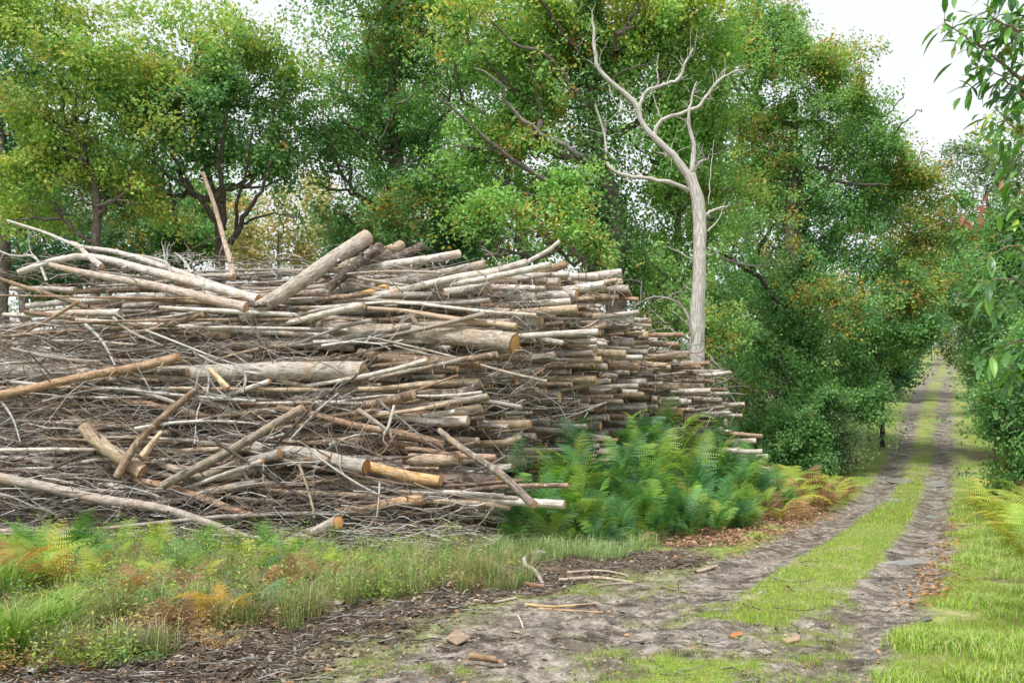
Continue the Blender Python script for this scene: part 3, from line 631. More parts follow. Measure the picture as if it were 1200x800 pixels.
# pinkish sheet of bark at the foot of the pile
def sheet(name, pts, th, col, label, cat, mat=M_CHIP, up=.04, group=None):
    """irregular curved plate of bark or wood resting on the ground; pts in photo pixels"""
    W2 = np.array([gpx(*p) for p in pts]); c = W2.mean(0); n = len(W2); W2 = c+(W2-c)*(.68 if name == 'flat_stone' else 1); z = gz(W2[:, 0], W2[:, 1])
    top = np.column_stack([W2, z+up+rr(0, up, n)]); bot = top-np.array([0, 0, th]); cz = gz(c[0:1], c[1:2])[0]
    V = np.concatenate([top, bot, [[*c, cz+up*2.2]], [[*c, cz+up*2.2-th]]]); i = np.arange(n); j = (i+1) % n
    g = Geo(); g.add(V, tris=np.concatenate([np.stack([np.full(n, 2*n), i, j], 1), np.stack([np.full(n, 2*n+1), n+j, n+i], 1)]), quads=np.stack([i, n+i, n+j, j], 1), col=col)
    o = g.obj(name, mat, smooth=False); tag(o, label, cat, group); return o
bp = sheet('bark_sheet', [(418, 628), (430, 616), (447, 608), (446, 622), (440, 632), (428, 636)], .02, (.52, .34, .31), 'pinkish torn sheet of bark at the foot of the pile', 'bark', up=.12)
sheet('bark_piece', [(522, 748), (534, 743), (556, 751), (552, 756), (535, 753)], .010, (.30, .22, .16), 'brown bark strip on the churned soil left of the track', 'bark', up=.02)
sheet('bark_piece', [(378, 706), (390, 703), (404, 711), (400, 715), (388, 712)], .010, (.36, .3, .24), 'pale bark strip in the fern litter left of centre', 'bark', up=.015)
sheet('wood_chip', [(855, 743), (861, 741), (869, 742), (870, 744), (859, 746)], .010, (.46, .19, .08), 'bright orange wood chip lying on the track', 'wood chip', up=.012)
sheet('wood_chip', [(916, 750), (930, 745), (938, 743), (937, 748), (922, 755)], .010, (.42, .30, .2), 'light brown wood chip on the right wheel track', 'wood chip', up=.012)
sheet('flat_stone', [(882, 764), (900, 762), (910, 767), (896, 770)], .010, (.33, .30, .26), 'pale flat stone at the centre of the near track', 'stone', up=.012)
sheet('flat_stone', [(938, 733), (950, 730), (958, 733), (946, 736)], .010, (.33, .30, .26), 'pale flat stone on the right wheel track near the brown chip', 'stone', up=.012)
sheet('flat_stone', [(1028, 712), (1040, 708), (1050, 711), (1040, 715)], .010, (.33, .30, .26), 'pale flat stone at the right edge of the wheel track', 'stone', up=.012)
sheet('flat_stone', [(1075, 726), (1090, 722), (1096, 728), (1080, 731)], .010, (.14, .13, .12), 'dark flat stone at the edge of the right grass verge', 'stone', up=.012)

# --- sticks on the ground
def ground_stick(pts, r0, r1, col, label, cat='stick', nside=0, up=.0, K=10, name='stick', mat=None, group='sticks on the ground'):
    W2 = np.array([gpx(*p[:2]) for p in pts]); z = gz(W2[:, 0], W2[:, 1])+r0+up+np.array([p[2] if len(p) > 2 else 0 for p in pts])
    P = resample(np.column_stack([W2, z]), K)
    if nside: g = branch_tree(P, np.linspace(r0, r1, K), nside, (.15, .4), col, 6, 2); o = g.obj(name, M_TWIG)
    else:
        g, gc, gd = Geo(), Geo(), Geo(); log_mesh(g, gc, P, np.linspace(r0, r1, K), col, (.6, .42, .25), 8, .12, gd); o = g.obj(name, mat or M_TWIG); gc.obj('cut_face', M_CUT, o); gd.obj('cut_face', M_CUT, o)
    tag(o, label, cat, group); return o
ground_stick([(638, 655, .05), (626, 658, .06), (614, 664, .05), (617, 668, .04), (627, 674, .03), (637, 684, 0)], .028, .02, (.46, .41, .34), 'crooked pale branch piece lying bent beside the track', 'branch', K=12)
ground_stick([(603, 678), (620, 684), (636, 689)], .024, .02, (.26, .16, .1), 'short dark brown stick left of the crooked pale branch', 'stick')
ground_stick([(520, 772), (550, 772), (581, 771)][1:], .026, .024, (.34, .24, .14), 'short round brown log piece lying on the near track edge', 'stick')
ground_stick([(655, 678), (700, 678), (742, 684)], .022, .014, (.40, .33, .25), 'long tan stick at the edge of the track below the grass', 'stick')
ground_stick([(665, 672), (705, 670), (735, 673)], .014, .01, (.42, .36, .28), 'thin tan stick just above the long tan stick', 'stick')
ground_stick([(700, 688), (735, 686), (760, 690)], .012, .008, (.38, .33, .27), 'thin grey-brown stick just below the long tan stick', 'stick')
ground_stick([(815, 670), (828, 667), (840, 664)], .022, .016, (.46, .38, .28), 'short tan stick at the left rim of the track', 'stick', nside=1)
ground_stick([(775, 685), (800, 690), (830, 690)], .012, .006, (.28, .22, .17), 'bent dark twig lying across the left rut', 'stick', nside=3)
ground_stick([(615, 709), (650, 710), (700, 711)], .014, .008, (.52, .37, .2), 'upper splintered tan stick on the near mud', 'stick')
ground_stick([(632, 712), (670, 717), (707, 720)], .014, .008, (.50, .36, .2), 'lower splintered tan stick on the near mud', 'stick')
ground_stick([(34, 800), (52, 785), (74, 770, .05)], .022, .014, (.46, .44, .42), 'pale grey dead branch in the bottom left corner', 'branch', nside=3)
ground_stick([(555, 706), (580, 703), (605, 700)], .016, .012, (.44, .37, .3), 'slim stick at the edge of the churned soil', 'stick')
ground_stick([(607, 721), (611, 728), (613, 735)], .007, .005, (.6, .57, .52), 'tiny white twig on the near mud', 'stick')
ground_stick([(685, 766), (692, 768), (698, 770)], .008, .006, (.42, .36, .3), 'tiny brown twig in the middle of the near mud', 'stick')
ground_stick([(520, 663), (545, 652), (575, 660)], .012, .006, (.36, .3, .24), 'dark twiggy branch in the grass left of the crooked pale one', 'branch', nside=5)
ground_stick([(300, 715), (320, 722), (332, 728)], .02, .012, (.5, .47, .43), 'short pale stick in the soil at bottom left of centre', 'stick')
ground_stick([(535, 610), (570, 612), (598, 609)], .02, .02, (.46, .35, .26), 'pinkish log piece in the grass below the leaning dark branch', 'stick')
ground_stick([(470, 617, .1), (490, 618, .1), (515, 620, .05)], .025, .02, (.40, .30, .2), 'brown stick on the ground right of the pink bark', 'stick')

# ================================================================== ground cover (nobody could count it)
def scatter(n, xr, yr, keep, dens=None):
    """points on the ground, denser near the camera"""
    u = rr(0, 1, n*2); y = 1/((1-u)/yr[0]+u/yr[1]) if dens is None else rr(*yr, n*2)
    x = rr(xr[0], xr[1], n*2) if dens is not None else ((rr(xr[0], xr[1], n*2)-600)/F*y)
    k = rr(0, 1, n*2) < keep(x, y); x, y = x[k][:n], y[k][:n]
    return x, y
def blades(g, x, y, hgt, wid, cols, lean=.5, droop=0.0, seg=1):
    if len(x) == 0: return
    n = len(x); z = gz(x, y)-.004; P = np.stack([x, y, z], 1); az = rr(0, 2*np.pi, n); d = np.stack([np.cos(az), np.sin(az), np.zeros(n)], 1)
    side = np.stack([-np.sin(az), np.cos(az), np.zeros(n)], 1); ln = np.abs(RNG.normal(0, lean, n))[:, None]
    up = norm(np.array([[0, 0, 1.]])+d*ln); hh = hgt[:, None]; ww = wid[:, None]
    C = np.array(cols)[RNG.integers(len(cols), size=n)]*rr(.75, 1.25, n)[:, None]
    if seg == 1:
        V = np.stack([P-side*ww*.5, P+side*ww*.5, P+up*hh], 1); i = np.arange(n)[:, None]*3
        g.add(V.reshape(-1, 3), tris=i+np.array([[0, 1, 2]]), col=np.repeat(C, 3, 0))
    else:
        m = P+up*hh*.55; tip = P+up*hh*.85+d*hh*droop-np.array([[0, 0, 1.]])*hh*droop*.35
        V = np.stack([P-side*ww*.5, P+side*ww*.5, m-side*ww*.4, m+side*ww*.4, tip], 1); i = np.arange(n)[:, None]*5
        g.add(V.reshape(-1, 3), quads=i+np.array([[0, 1, 3, 2]]), tris=i+np.array([[2, 3, 4]]), col=np.repeat(C, 5, 0))
GR = [(.33, .52, .06), (.40, .56, .08), (.24, .44, .05), (.42, .44, .14), (.24, .35, .08), (.46, .42, .22), (.38, .30, .17)]
def gmask(x, y): return masks(x, y)[1]
g = Geo()
for (xr, yr, n, h, w) in (((380, 1030), (6, 10), 30000, .035, .0045), ((1010, 1280), (6, 16), 70000, .038, .005), ((560, 1250), (8, 30), 80000, .036, .008), ((850, 1200), (18, 60), 22000, .08, .018)):
    x, y = scatter(n, xr, yr, lambda a, b: gmask(a, b)**2*sstep(.36, .55, fbm2(a, b, 1.4, 44)+.22*(np.abs(track_s(a, b)) < .6)))
    blades(g, x, y, rr(.5, 1.4, len(x))*h, np.full(len(x), w), GR, .6)
tag(g.obj('short_grass', M_GRASS), 'short bright green grass on the verges and middle strip of the track', 'grass', kind='stuff')
g = Geo(); tx, ty = scatter(900, (880, 1260), (6, 26), lambda a, b: gmask(a, b)*sstep(.5, .62, fbm2(a, b, 1.6, 93))); tx, ty = tx[np.abs(track_s(tx, ty)) > .9], ty[np.abs(track_s(tx, ty)) > .9]; k = RNG.integers(len(tx), size=22000); x = tx[k]+RNG.normal(0, .06, len(k)); y = ty[k]+RNG.normal(0, .08, len(k))
blades(g, x, y, rr(.05, .15, len(x)), np.full(len(x), .006), [(.34, .52, .08), (.26, .44, .07), (.46, .54, .14), (.50, .50, .24)], .6, .3, 2); tag(g.obj('grass_clumps', M_GRASS), 'longer lush grass clumps on the verge and the middle strip', 'grass', kind='stuff')
# sparse tufts on the mud
g = Geo(); tx, ty = scatter(420, (420, 1000), (6, 10.5), lambda a, b: (masks(a, b)[0] > .5)*sstep(.48, .62, fbm2(a, b, .9, 91)))
k = RNG.integers(len(tx), size=16000); x = tx[k]+RNG.normal(0, .05, len(k)); y = ty[k]+RNG.normal(0, .06, len(k))
blades(g, x, y, rr(.02, .055, len(x)), np.full(len(x), .004), GR, .6)
tag(g.obj('grass_tufts', M_GRASS), 'thin green grass sprouting through the near mud of the track', 'grass', kind='stuff')
# long grass at the left front and the greyish long grass along the fern bank
def in_px(x, y, z, box): q = w2px(np.stack([x, y, z], -1)); return (q[..., 0] > box[0]) & (q[..., 0] < box[2]) & (q[..., 1] > box[1]) & (q[..., 1] < box[3])
def longgrass(name, label, zone, n, hr, w, cols, droop, tuft=28, lean=.35, xr=(-60, 1260), yr=(6.5, 22)):
    g = Geo(); tx, ty = scatter(n//tuft, xr, yr, zone); k = RNG.integers(len(tx), size=n)
    x = tx[k]+RNG.normal(0, .045, n); y = ty[k]+RNG.normal(0, .045, n); th = rr(.6, 1.2, len(tx))[k]
    blades(g, x, y, rr(*hr, n)*th, np.full(n, w), cols, lean, droop, 2); tag(g.obj(name, M_GRASS), label, 'grass', kind='stuff')
P1 = [gpx(*p) for p in [(-150, 800), (-150, 700), (90, 700), (120, 745), (80, 785)]]
longgrass('tall_grass', 'tall bright green grass in the bottom left corner', lambda a, b: poly_sd(a, b, P1) > 0, 4600, (.22, .62), .0075, [(.24, .42, .07), (.32, .48, .1), (.42, .46, .16), (.17, .32, .07)], .35)
P2 = [gpx(*p) for p in [(-100, 735), (-100, 640), (200, 645), (470, 650), (640, 655), (620, 685), (430, 706), (300, 752), (120, 775), (-80, 790)]]
longgrass('meadow_grass', 'mixed green grass and weeds between the pile and the track', lambda a, b: (poly_sd(a, b, P2) > 0)*sstep(.34, .52, fbm2(a, b, 1.3, 12)), 30000, (.12, .46), .0055, [(.22, .36, .1), (.30, .40, .14), (.42, .36, .22), (.17, .32, .1), (.36, .26, .16), (.46, .40, .28)], .4, 30, .6)
P3 = [gpx(*p) for p in [(520, 640), (520, 600), (600, 590), (760, 640), (700, 655), (600, 655)]]
longgrass('rough_grass', 'rough grey-green long grass along the foot of the fern bank', lambda a, b: poly_sd(a, b, P3) > -.1, 15000, (.12, .42), .0055, [(.3, .46, .2), (.42, .5, .28), (.25, .4, .14), (.5, .5, .3)], .6, 24, .7, (400, 900), (9, 18))
P4 = [(10.6, 18), (13, 18), (26, 46), (21.3, 46)]
longgrass('dry_grass', 'tall straw-coloured grass on the right bank of the track', lambda a, b: (poly_sd(a, b, P4) > 0)*1., 9000, (.3, .8), .02, [(.52, .48, .28), (.46, .46, .22), (.36, .42, .18)], .4, 24, .4, (900, 1260), (18, 45))
P5 = [gpx(*p) for p in [(1120, 640), (1130, 590), (1260, 600), (1260, 720), (1180, 700)]]
longgrass('verge_weeds', 'rough weeds and longer grass along the right edge of the verge', lambda a, b: (poly_sd(a, b, P5) > 0)*sstep(.4, .6, fbm2(a, b, 1.2, 15)), 7000, (.08, .22), .007, [(.36, .48, .12), (.46, .46, .22), (.28, .42, .1)], .4, 24, .7, (1050, 1300), (8, 18))
# dead leaves and chips
def undergrowth(name, label, zone, n, hmax, cols, size, xr=(-60, 1260), yr=(6.5, 14), per=16, sp=.05):
    g = Geo(); tx, ty = scatter(n//per, xr, yr, zone); m = len(tx); hz = rr(.1, 1, m)*hmax; k = RNG.integers(m, size=n); x = tx[k]+RNG.normal(0, sp, n); y = ty[k]+RNG.normal(0, sp, n)
    P = np.stack([x, y, gz(x, y)+hz[k]*rr(.2, 1, n)], 1); ax = norm(RNG.normal(0, 1, (n, 3))*np.array([1, 1, .5])); L = rr(*size, n)
    C = np.array(cols)[RNG.integers(len(cols), size=m)][k]*rr(.7, 1.3, n)[:, None]; add_leaves(g, P, ax, norm(np.array([[0, 0, 1.]])+RNG.normal(0, .5, (n, 3))), L, L*rr(.2, .5, n), C, .15)
    tag(g.obj(name, M_GRASS, smooth=False), label, 'undergrowth', kind='stuff')
undergrowth('undergrowth', 'tangled green and yellow weeds between the pile and the churned soil', lambda a, b: (poly_sd(a, b, WEEDS) > -.1)*sstep(.38, .55, fbm2(a, b, 1.3, 61)), 24000, .5, [(.26, .42, .08), (.38, .48, .1), (.18, .34, .08), (.46, .46, .14), (.2, .36, .16)], (.02, .05))
undergrowth('dead_bracken', 'matted brown dead bracken among the weeds in front of the pile', lambda a, b: (poly_sd(a, b, WEEDS) > -.1)*sstep(.42, .58, fbm2(a, b, 1.1, 77)), 30000, .26, [(.40, .25, .16), (.30, .18, .12), (.50, .36, .22), (.24, .15, .11), (.46, .28, .12)], (.018, .05))
def litter(name, label, n, zone, xr, yr, size, cols, cat='leaves', lift=.01):
    g = Geo(); x, y = scatter(n, xr, yr, zone); n = len(x); P = np.stack([x, y, gz(x, y)+lift], 1)
    az = rr(0, 2*np.pi, n); ax = np.stack([np.cos(az), np.sin(az), RNG.normal(0, .25, n)], 1); nr = norm(np.array([[0, 0, 1.]])+RNG.normal(0, .35, (n, 3)))
    L = rr(*size, n); add_leaves(g, P, ax, nr, L, L*rr(.25, .65, n), np.array(cols)[RNG.integers(len(cols), size=n)]*rr(.7, 1.3, n)[:, None], .2)
    tag(g.obj(name, M_DRY), label, cat, kind='stuff')
DRY = [(.36, .20, .10), (.46, .26, .11), (.22, .13, .08), (.5, .34, .2), (.30, .2, .14), (.55, .26, .08)]
litter('fallen_leaves', 'brown and rusty fallen leaves on the track and dark soil', 3600, lambda a, b: .5*masks(a, b)[2]+.07*masks(a, b)[0]+.05, (-40, 1240), (6, 14), (.025, .065), DRY)
litter('leaf_litter', 'brown dead bracken and leaves at the foot of the fern bank', 9000, lambda a, b: sstep(-.3, .5, poly_sd(a, b, LITTER)+.8*(fbm2(a, b, 1.5)-.5)), (700, 1100), (11, 22), (.04, .10), [(.42, .25, .17), (.34, .19, .12), (.5, .32, .2), (.28, .17, .11)], lift=.03)
RIM = lambda a, b: np.exp(-((track_s(a, b)-1.15)/.22)**2)*(b > 9)+.6*np.exp(-((track_s(a, b)+1.3)/.25)**2)*(b > 12)
litter('track_leaves', 'rusty leaves gathered along the rims of the track', 5000, RIM, (850, 1200), (9, 60), (.04, .09), DRY)
litter('wood_debris', 'splinters and bark scraps scattered over the churned soil', 7500, lambda a, b: .9*masks(a, b)[2]+.04*masks(a, b)[0], (-40, 900), (6, 13.5), (.015, .075), [(.28, .23, .18), (.14, .11, .085), (.40, .33, .25), (.08, .065, .05), (.34, .3, .26), (.11, .09, .07)], 'debris')
def ground_twigs():
    g = Geo(); x, y = scatter(2600, (-40, 960), (6, 13.5), lambda a, b: masks(a, b)[2]*.9+.05); n = len(x); K = 4; t = np.linspace(-.5, .5, K)[None, :, None]
    az = rr(0, np.pi, n); D = np.stack([np.cos(az), np.sin(az)*.6, RNG.normal(0, .05, n)], 1); L = rr(.06, .35, n)[:, None, None]
    P = np.stack([x, y, gz(x, y)+.012], 1)[:, None]+D[:, None]*t*L+RNG.normal(0, .012, (n, K, 3)); P[:, :, 2] = np.maximum(P[:, :, 2], gz(P[:, :, 0], P[:, :, 1])+.004)
    add_tubes(g, P, rr(.002, .007, n)[:, None]*np.ones((1, K)), 3, np.array(TW)[RNG.integers(6, size=n)]*.62); tag(g.obj('fallen_twigs', M_TWIG), 'thin twigs strewn on the soil in front of the pile', 'twigs', kind='stuff')
ground_twigs()
def clods():
    g = Geo(); x, y = scatter(5200, (-40, 1080), (6, 14), lambda a, b: .8*masks(a, b)[2]*(b < 12)+.35*masks(a, b)[0]); n = len(x)
    r = rr(.006, .03, n)**1; r = r*np.where(masks(x, y)[2] > .5, 1.3, .7); P = np.stack([x, y, gz(x, y)+r*.15], 1)
    o = np.array([[1, 0, 0], [-1, 0, 0], [0, 1, 0], [0, -1, 0], [0, 0, .7], [0, 0, -1.]]); V = P[:, None]+o[None]*r[:, None, None]*rr(.6, 1.4, (n, 6, 1))+RNG.normal(0, .2, (n, 6, 3))*r[:, None, None]
    T = np.array([[0, 2, 4], [2, 1, 4], [1, 3, 4], [3, 0, 4], [2, 0, 5], [1, 2, 5], [3, 1, 5], [0, 3, 5]]); i = np.arange(n)[:, None, None]*6
    dark = masks(x, y)[2][:, None]; C = np.where(dark > .5, np.array([[.09, .07, .055]]), np.array([[.24, .215, .185]]))*rr(.6, 1.5, n)[:, None]
    g.add(V.reshape(-1, 3), tris=(i+T[None]).reshape(-1, 3), col=np.repeat(C, 6, 0)); tag(g.obj('clods', M_CHIP, smooth=False), 'small clods and pebbles on the churned soil and track', 'clods', kind='stuff')
clods()

# ================================================================== ferns
def frond_mesh(name, n_p=15, arch=.5, wide=.24, dry=False, seed=0):
    g = Geo(); R = np.random.default_rng(seed); K = 12; t = np.linspace(0, 1, K)
    x = t-arch*.25*t**3; z = .30*np.sin(t*1.6)-arch*.75*t**2.4     # runs along +X, arching over
    rach = np.stack([x, .02*np.sin(t*5+seed), z], 1); add_tubes(g, rach[None], (.0075*(1-.85*t))[None], 3, np.array([(.9, 1, .5)]))
    for i in range(n_p):
        f = .16+.82*(i/(n_p-1)); c = np.array([np.interp(f, t, rach[:, k]) for k in range(3)]); tn = norm(np.array([np.interp(min(f+.05, 1), t, rach[:, k]) for k in range(3)])-c)
        L = wide*(1.0 if f < .3 else 1)*(1-f)**.75*1.5+.012; L *= R.uniform(.85, 1.1)
        for s in (-1, 1):
            d = norm(np.array([.42, s*1., R.uniform(-.28, .05)-.1*dry])); sd = norm(np.cross(np.array([0, 0, 1.]), d)); m = 9; u = np.linspace(.02, 1, m)
            mid = c[None]+d[None]*L*u[:, None]+np.array([0, 0, -1.])[None]*(L*.22*u[:, None]**2); w = L*.20*(1-u)**.7+.003
            if dry: mid = mid+R.normal(0, .006, (m, 3)); w *= .8
            V = []; T = []
            for a in range(m-1):                                    # pinnules as separate teeth on both sides
                b0 = mid[a]; b1 = mid[a]*.35+mid[a+1]*.65; out = d*w[a]*.35
                k0 = len(V); V += [b0, b1, (b0+b1)/2+sd*w[a]+out-np.array([0, 0, .15*w[a]]), (b0+b1)/2-sd*w[a]+out-np.array([0, 0, .15*w[a]])]; T += [(k0, k0+1, k0+2), (k0, k0+3, k0+1)]
            sh = R.uniform(.8, 1.15); g.add(np.array(V), tris=np.array(T), col=(sh, sh, sh))
    return g.mesh(name, M_FERN, smooth=False)
FRONDS = [frond_mesh('frond', 15, .5, .27, seed=1), frond_mesh('frond', 16, .8, .24, seed=2), frond_mesh('frond', 13, .25, .3, seed=3), frond_mesh('frond', 15, 1.0, .25, True, seed=4)]
def fern(x, y, size, cols, n=7, spread=1.0, z=None, kinds=(0, 1, 2), lift=0.0):
    base = np.array([x, y, (float(gz(np.array([x]), np.array([y]))[0]) if z is None else z)-.02]); root = empty('bracken_fern', base)
    az0 = rr(0, 6.28)
    for k in range(n):
        f = bpy.data.objects.new('frond', FRONDS[kinds[RNG.integers(len(kinds))]]); COL.objects.link(f); f.parent = root
        s = size*rr(.7, 1.1); f.scale = (s, s*rr(.85, 1.15), s); el = rr(.35, 1.15)/spread
        f.rotation_euler = (RNG.normal(0, .25), -el, az0+k*2.4+RNG.normal(0, .3)); f.location = (0, 0, lift*rr(0, 1))
        c = np.array(cols[RNG.integers(len(cols))])*rr(.75, 1.25); f.color = (*[float(q) for q in c], 1)
    if lift > .1:
        st = bpy.data.objects.new('stem', STEM); COL.objects.link(st); st.parent = root; st.scale = (1, 1, lift+.05); st.color = (.2, .3, .08, 1)
    return root
_g = Geo(); add_tubes(_g, np.array([[[0, 0, 0], [.01, 0, .5], [0, 0, 1.]]]), np.array([[.007, .006, .005]]), 4, np.array([(1, 1, 1)])); STEM = _g.mesh('stem', M_FERN)
FG = [(.09, .25, .08), (.13, .31, .09), (.20, .38, .09), (.15, .31, .17), (.07, .19, .075)]
FY = [(.38, .46, .08), (.48, .46, .09), (.28, .42, .08)]; FO = [(.56, .27, .07), (.46, .20, .07), (.38, .16, .07), (.55, .36, .1)]; FB = [(.38, .22, .14), (.30, .17, .11), (.46, .27, .16)]
fl = []
LMF = [(590, 510, 'by the log ends at the left of the fern bank'), (640, 560, 'at the left front of the fern bank'), (700, 620, 'at the front foot of the fern bank'), (700, 540, 'in the middle of the fern bank'), (650, 480, 'high on the left of the fern bank'),
       (735, 585, 'low in the middle of the fern bank'), (670, 525, 'left of the middle of the fern bank'), (700, 490, 'high in the middle of the bank'), (800, 520, 'right of the bank middle'), (870, 580, 'at the right foot of the fern bank'), (650, 600, 'at the left foot of the fern bank'), (760, 500, 'under the logs at the centre of the fern bank'), (790, 580, 'at the right front of the fern bank'), (850, 540, 'at the right end of the fern bank'), (830, 480, 'at the top right of the fern bank')]
def fern_label(lst, lm, look, group):
    b = {}
    for o, px, py, w in lst:
        k = min(range(len(lm)), key=lambda i: (lm[i][0]-px)**2+(lm[i][1]-py)**2); b.setdefault((w, lm[k][2]), []).append((px, o))
    for (w, pl), L in b.items():
        L.sort(key=lambda q: q[0])
        for k, (_, o) in enumerate(L): tag(o, (f'{w} {look} {pl}' if len(L) == 1 else f'{ORD[min(k, 58)]} {w} {look} from left {pl}'), 'fern', group)
# bank along the butt ends of the pile
cnt_f = 0
while cnt_f < 165:
    v = rr(.1, 9.6); o_ = rr(.25, 2.0)*(1-.25*(v > 7)); p = C0+BD*v+AX*o_+np.array([0, 0, 0])
    if track_s(p[0], p[1]) > -1.9: continue
    if v < 1.6 and o_ > 1.6: continue
    hgt = (.98-.30*(o_-.25))*rr(.7, 1.15); z0 = float(gz(np.array([p[0]]), np.array([p[1]]))[0])
    lift = max(0, 2.05-.8*o_)*rr(.35, 1.15)*(.85 if v < 9 else .5)*min(1, .55+.25*v); col = FG if rr(0, 1) < .74 else [(.30, .46, .08), (.38, .48, .12), (.24, .42, .08)]
    f = fern(p[0], p[1], max(hgt, .45), col, int(rr(7, 11)), .85, lift=lift); q = w2px(p+np.array([0, 0, z0+hgt*.6]))
    fl.append((f, q[0], q[1], 'dark green' if col is FG else 'bright green')); cnt_f += 1
for px, py, s in [(700, 628, .5), (655, 640, .35), (745, 640, .45), (720, 610, .6), (690, 600, .6), (860, 590, .45), (830, 600, .4), (770, 632, .4), (800, 622, .45), (675, 628, .5), (740, 610, .6), (780, 600, .6)]:
    x, y = gpx(px, py); f = fern(x, y, s, FY+FB, 8, 1.2, kinds=(1, 3)); fl.append((f, px, py-15, 'yellowing'))
fern_label(fl, LMF, 'fern', 'bracken ferns of the bank beside the pile')
# yellow and rusty bracken past the bank
fl = []
for px, py, s, c in [(892, 600, 1.3, FY), (905, 596, 1.4, FY+FB), (920, 603, 1.2, FY), (930, 594, 1.3, FY+FO[:1]), (945, 600, 1.1, FB+FY), (955, 592, 1.2, FB), (965, 598, .9, FB), (975, 590, 1.0, FB+FY), (900, 610, .9, FB), (915, 612, .8, FY+FB), (935, 609, .7, FB), (880, 606, 1.1, FY+FG[2:3]), (985, 586, .9, FB), (890, 590, 1.6, FY), (915, 586, 1.5, FY), (940, 584, 1.4, FY+FB), (962, 582, 1.2, FY), (868, 612, .8, FY+FB), (925, 578, 1.6, FY)]:
    x, y = gpx(px, py); f = fern(x, y, s, c, 8, 1.1, kinds=(0, 1, 3)); fl.append((f, px, py, 'rusty brown' if c[0] == FB[0] else 'yellow-green'))
fern_label(fl, [(905, 570, 'just past the fern bank'), (960, 565, 'by the shrub beside the track')], 'fern', 'autumn bracken ferns between the bank and the far oak')
# left foreground
fl = []
for px, py, s, c, w in [(-10, 706, .8, FO, 'orange'), (14, 690, .6, FO+FB, 'rusty orange'), (40, 702, .7, FO+FY, 'orange-tinged'), (52, 690, .6, FO+FY, 'orange and yellow'), (62, 668, .7, [(.14, .30, .05)], 'fresh green'), (110, 690, .36, FY, 'yellow-green'), (165, 690, .4, FY[:1], 'yellow-green'), (205, 672, .36, FY+FG, 'green and yellow'),
                        (235, 690, .38, FY, 'yellow-green'), (258, 732, .42, [(.70, .46, .07), (.66, .36, .05)], 'golden orange'), (300, 680, .4, FG[2:]+FY, 'light green'), (330, 668, .4, FY, 'yellow-green'), (352, 690, .36, FB+FY, 'half brown'), (385, 695, .33, FB, 'brown'),
                        (140, 665, .35, FY+FB, 'yellowing'), (285, 652, .35, FG[2:], 'small light green'), (395, 672, .33, FB+FY, 'half brown'), (190, 722, .33, FG[1:3], 'low green'), (322, 700, .34, FB, 'brown'), (420, 690, .28, FB, 'small brown'), (90, 712, .33, FY, 'yellow-green'), (120, 662, .4, FG[1:3], 'green'), (225, 700, .36, FB, 'brown'), (345, 664, .36, FG[2:], 'light green'), (150, 712, .4, FB+FO, 'rusty'), (182, 664, .34, FY, 'yellow-green'), (375, 672, .32, FY, 'yellow-green'), (440, 676, .26, FB+FY, 'half brown'), (305, 725, .36, FG[3:], 'blue-green'), (205, 740, .3, FB, 'brown')]:
    x, y = gpx(px, py); f = fern(x, y, s*1.2, c, 9, 1.0, kinds=(0, 2, 2, 3) if c in (FO, FB) else (0, 1, 2)); fl.append((f, px, py, w))
for px, py, s, c, w in [(95, 655, .6, FG[1:3], 'tall green'), (140, 650, .5, FY, 'tall yellow-green'), (185, 655, .5, FG[2:3]+FY, 'tall yellow-green'), (240, 652, .5, FG[1:3], 'tall green'), (275, 668, .5, FY, 'tall yellow-green'), (312, 655, .55, FG[2:3], 'tall bright green'), (350, 660, .45, FG[1:3]+FY, 'tall green'), (70, 700, .5, FY+FO, 'tall yellow and rust'), (215, 680, .45, FG[2:]+FY, 'tall green'), (20, 655, .6, FG[1:3], 'tall green')]:
    x, y = gpx(px, py); f = fern(x, y, s*1.15, c, 9, .8); fl.append((f, px, py, w))
fern_label(fl, [(0, 690, 'at the left edge'), (120, 690, 'in the long grass at left'), (230, 690, 'in the weeds below the pale branch'), (340, 690, 'in the weeds left of centre')], 'fern', 'low ferns in the grass in front of the pile')
fl = []
for px, py, s, c in [(1170, 612, 1.0, FY), (1195, 618, 1.1, FY), (1185, 628, .8, FY+FO[:1]), (1160, 598, 1.1, FY), (1205, 640, .9, FG[2:3]+FY), (1172, 592, 1.0, FB), (1150, 592, .8, FY+FB), (1190, 600, 1.2, FG[2:3]+FY), (1202, 655, .7, FY), (1210, 608, 1.2, FB+FY)]:
    x, y = gpx(px, py); f = fern(x, y, s, c, 9, 1.0, kinds=(0, 1)); fl.append((f, px, py, 'brownish' if c[0] == FB[0] else 'green' if c[0] == FG[2] else 'yellowing'))
fern_label(fl, [(1180, 600, 'at the right edge beyond the verge')], 'fern', 'ferns at the right edge of the verge')

# ================================================================== trees
GREENS = {'mid': [(0.144, 0.315, 0.115), (0.190, 0.389, 0.135), (0.115, 0.263, 0.108), (0.265, 0.441, 0.135)], 'yellow': [(0.310, 0.473, 0.121), (0.391, 0.525, 0.135), (0.230, 0.399, 0.121), (0.517, 0.525, 0.149)],
          'dark': [(0.092, 0.231, 0.115), (0.115, 0.263, 0.121), (0.092, 0.242, 0.149)], 'ivy': [(.07, .17, .045), (.10, .21, .055)], 'light': [(0.253, 0.452, 0.135), (0.333, 0.514, 0.149), (0.196, 0.378, 0.121)],
          'gold': [(0.512, 0.565, 0.125), (0.600, 0.620, 0.138), (0.384, 0.520, 0.125), (0.600, 0.610, 0.163)], 'pale': [(0.529, 0.483, 0.243), (0.598, 0.504, 0.270), (0.437, 0.462, 0.243)], 'soft': [(0.196, 0.294, 0.149), (0.241, 0.347, 0.176), (0.172, 0.263, 0.149)]}
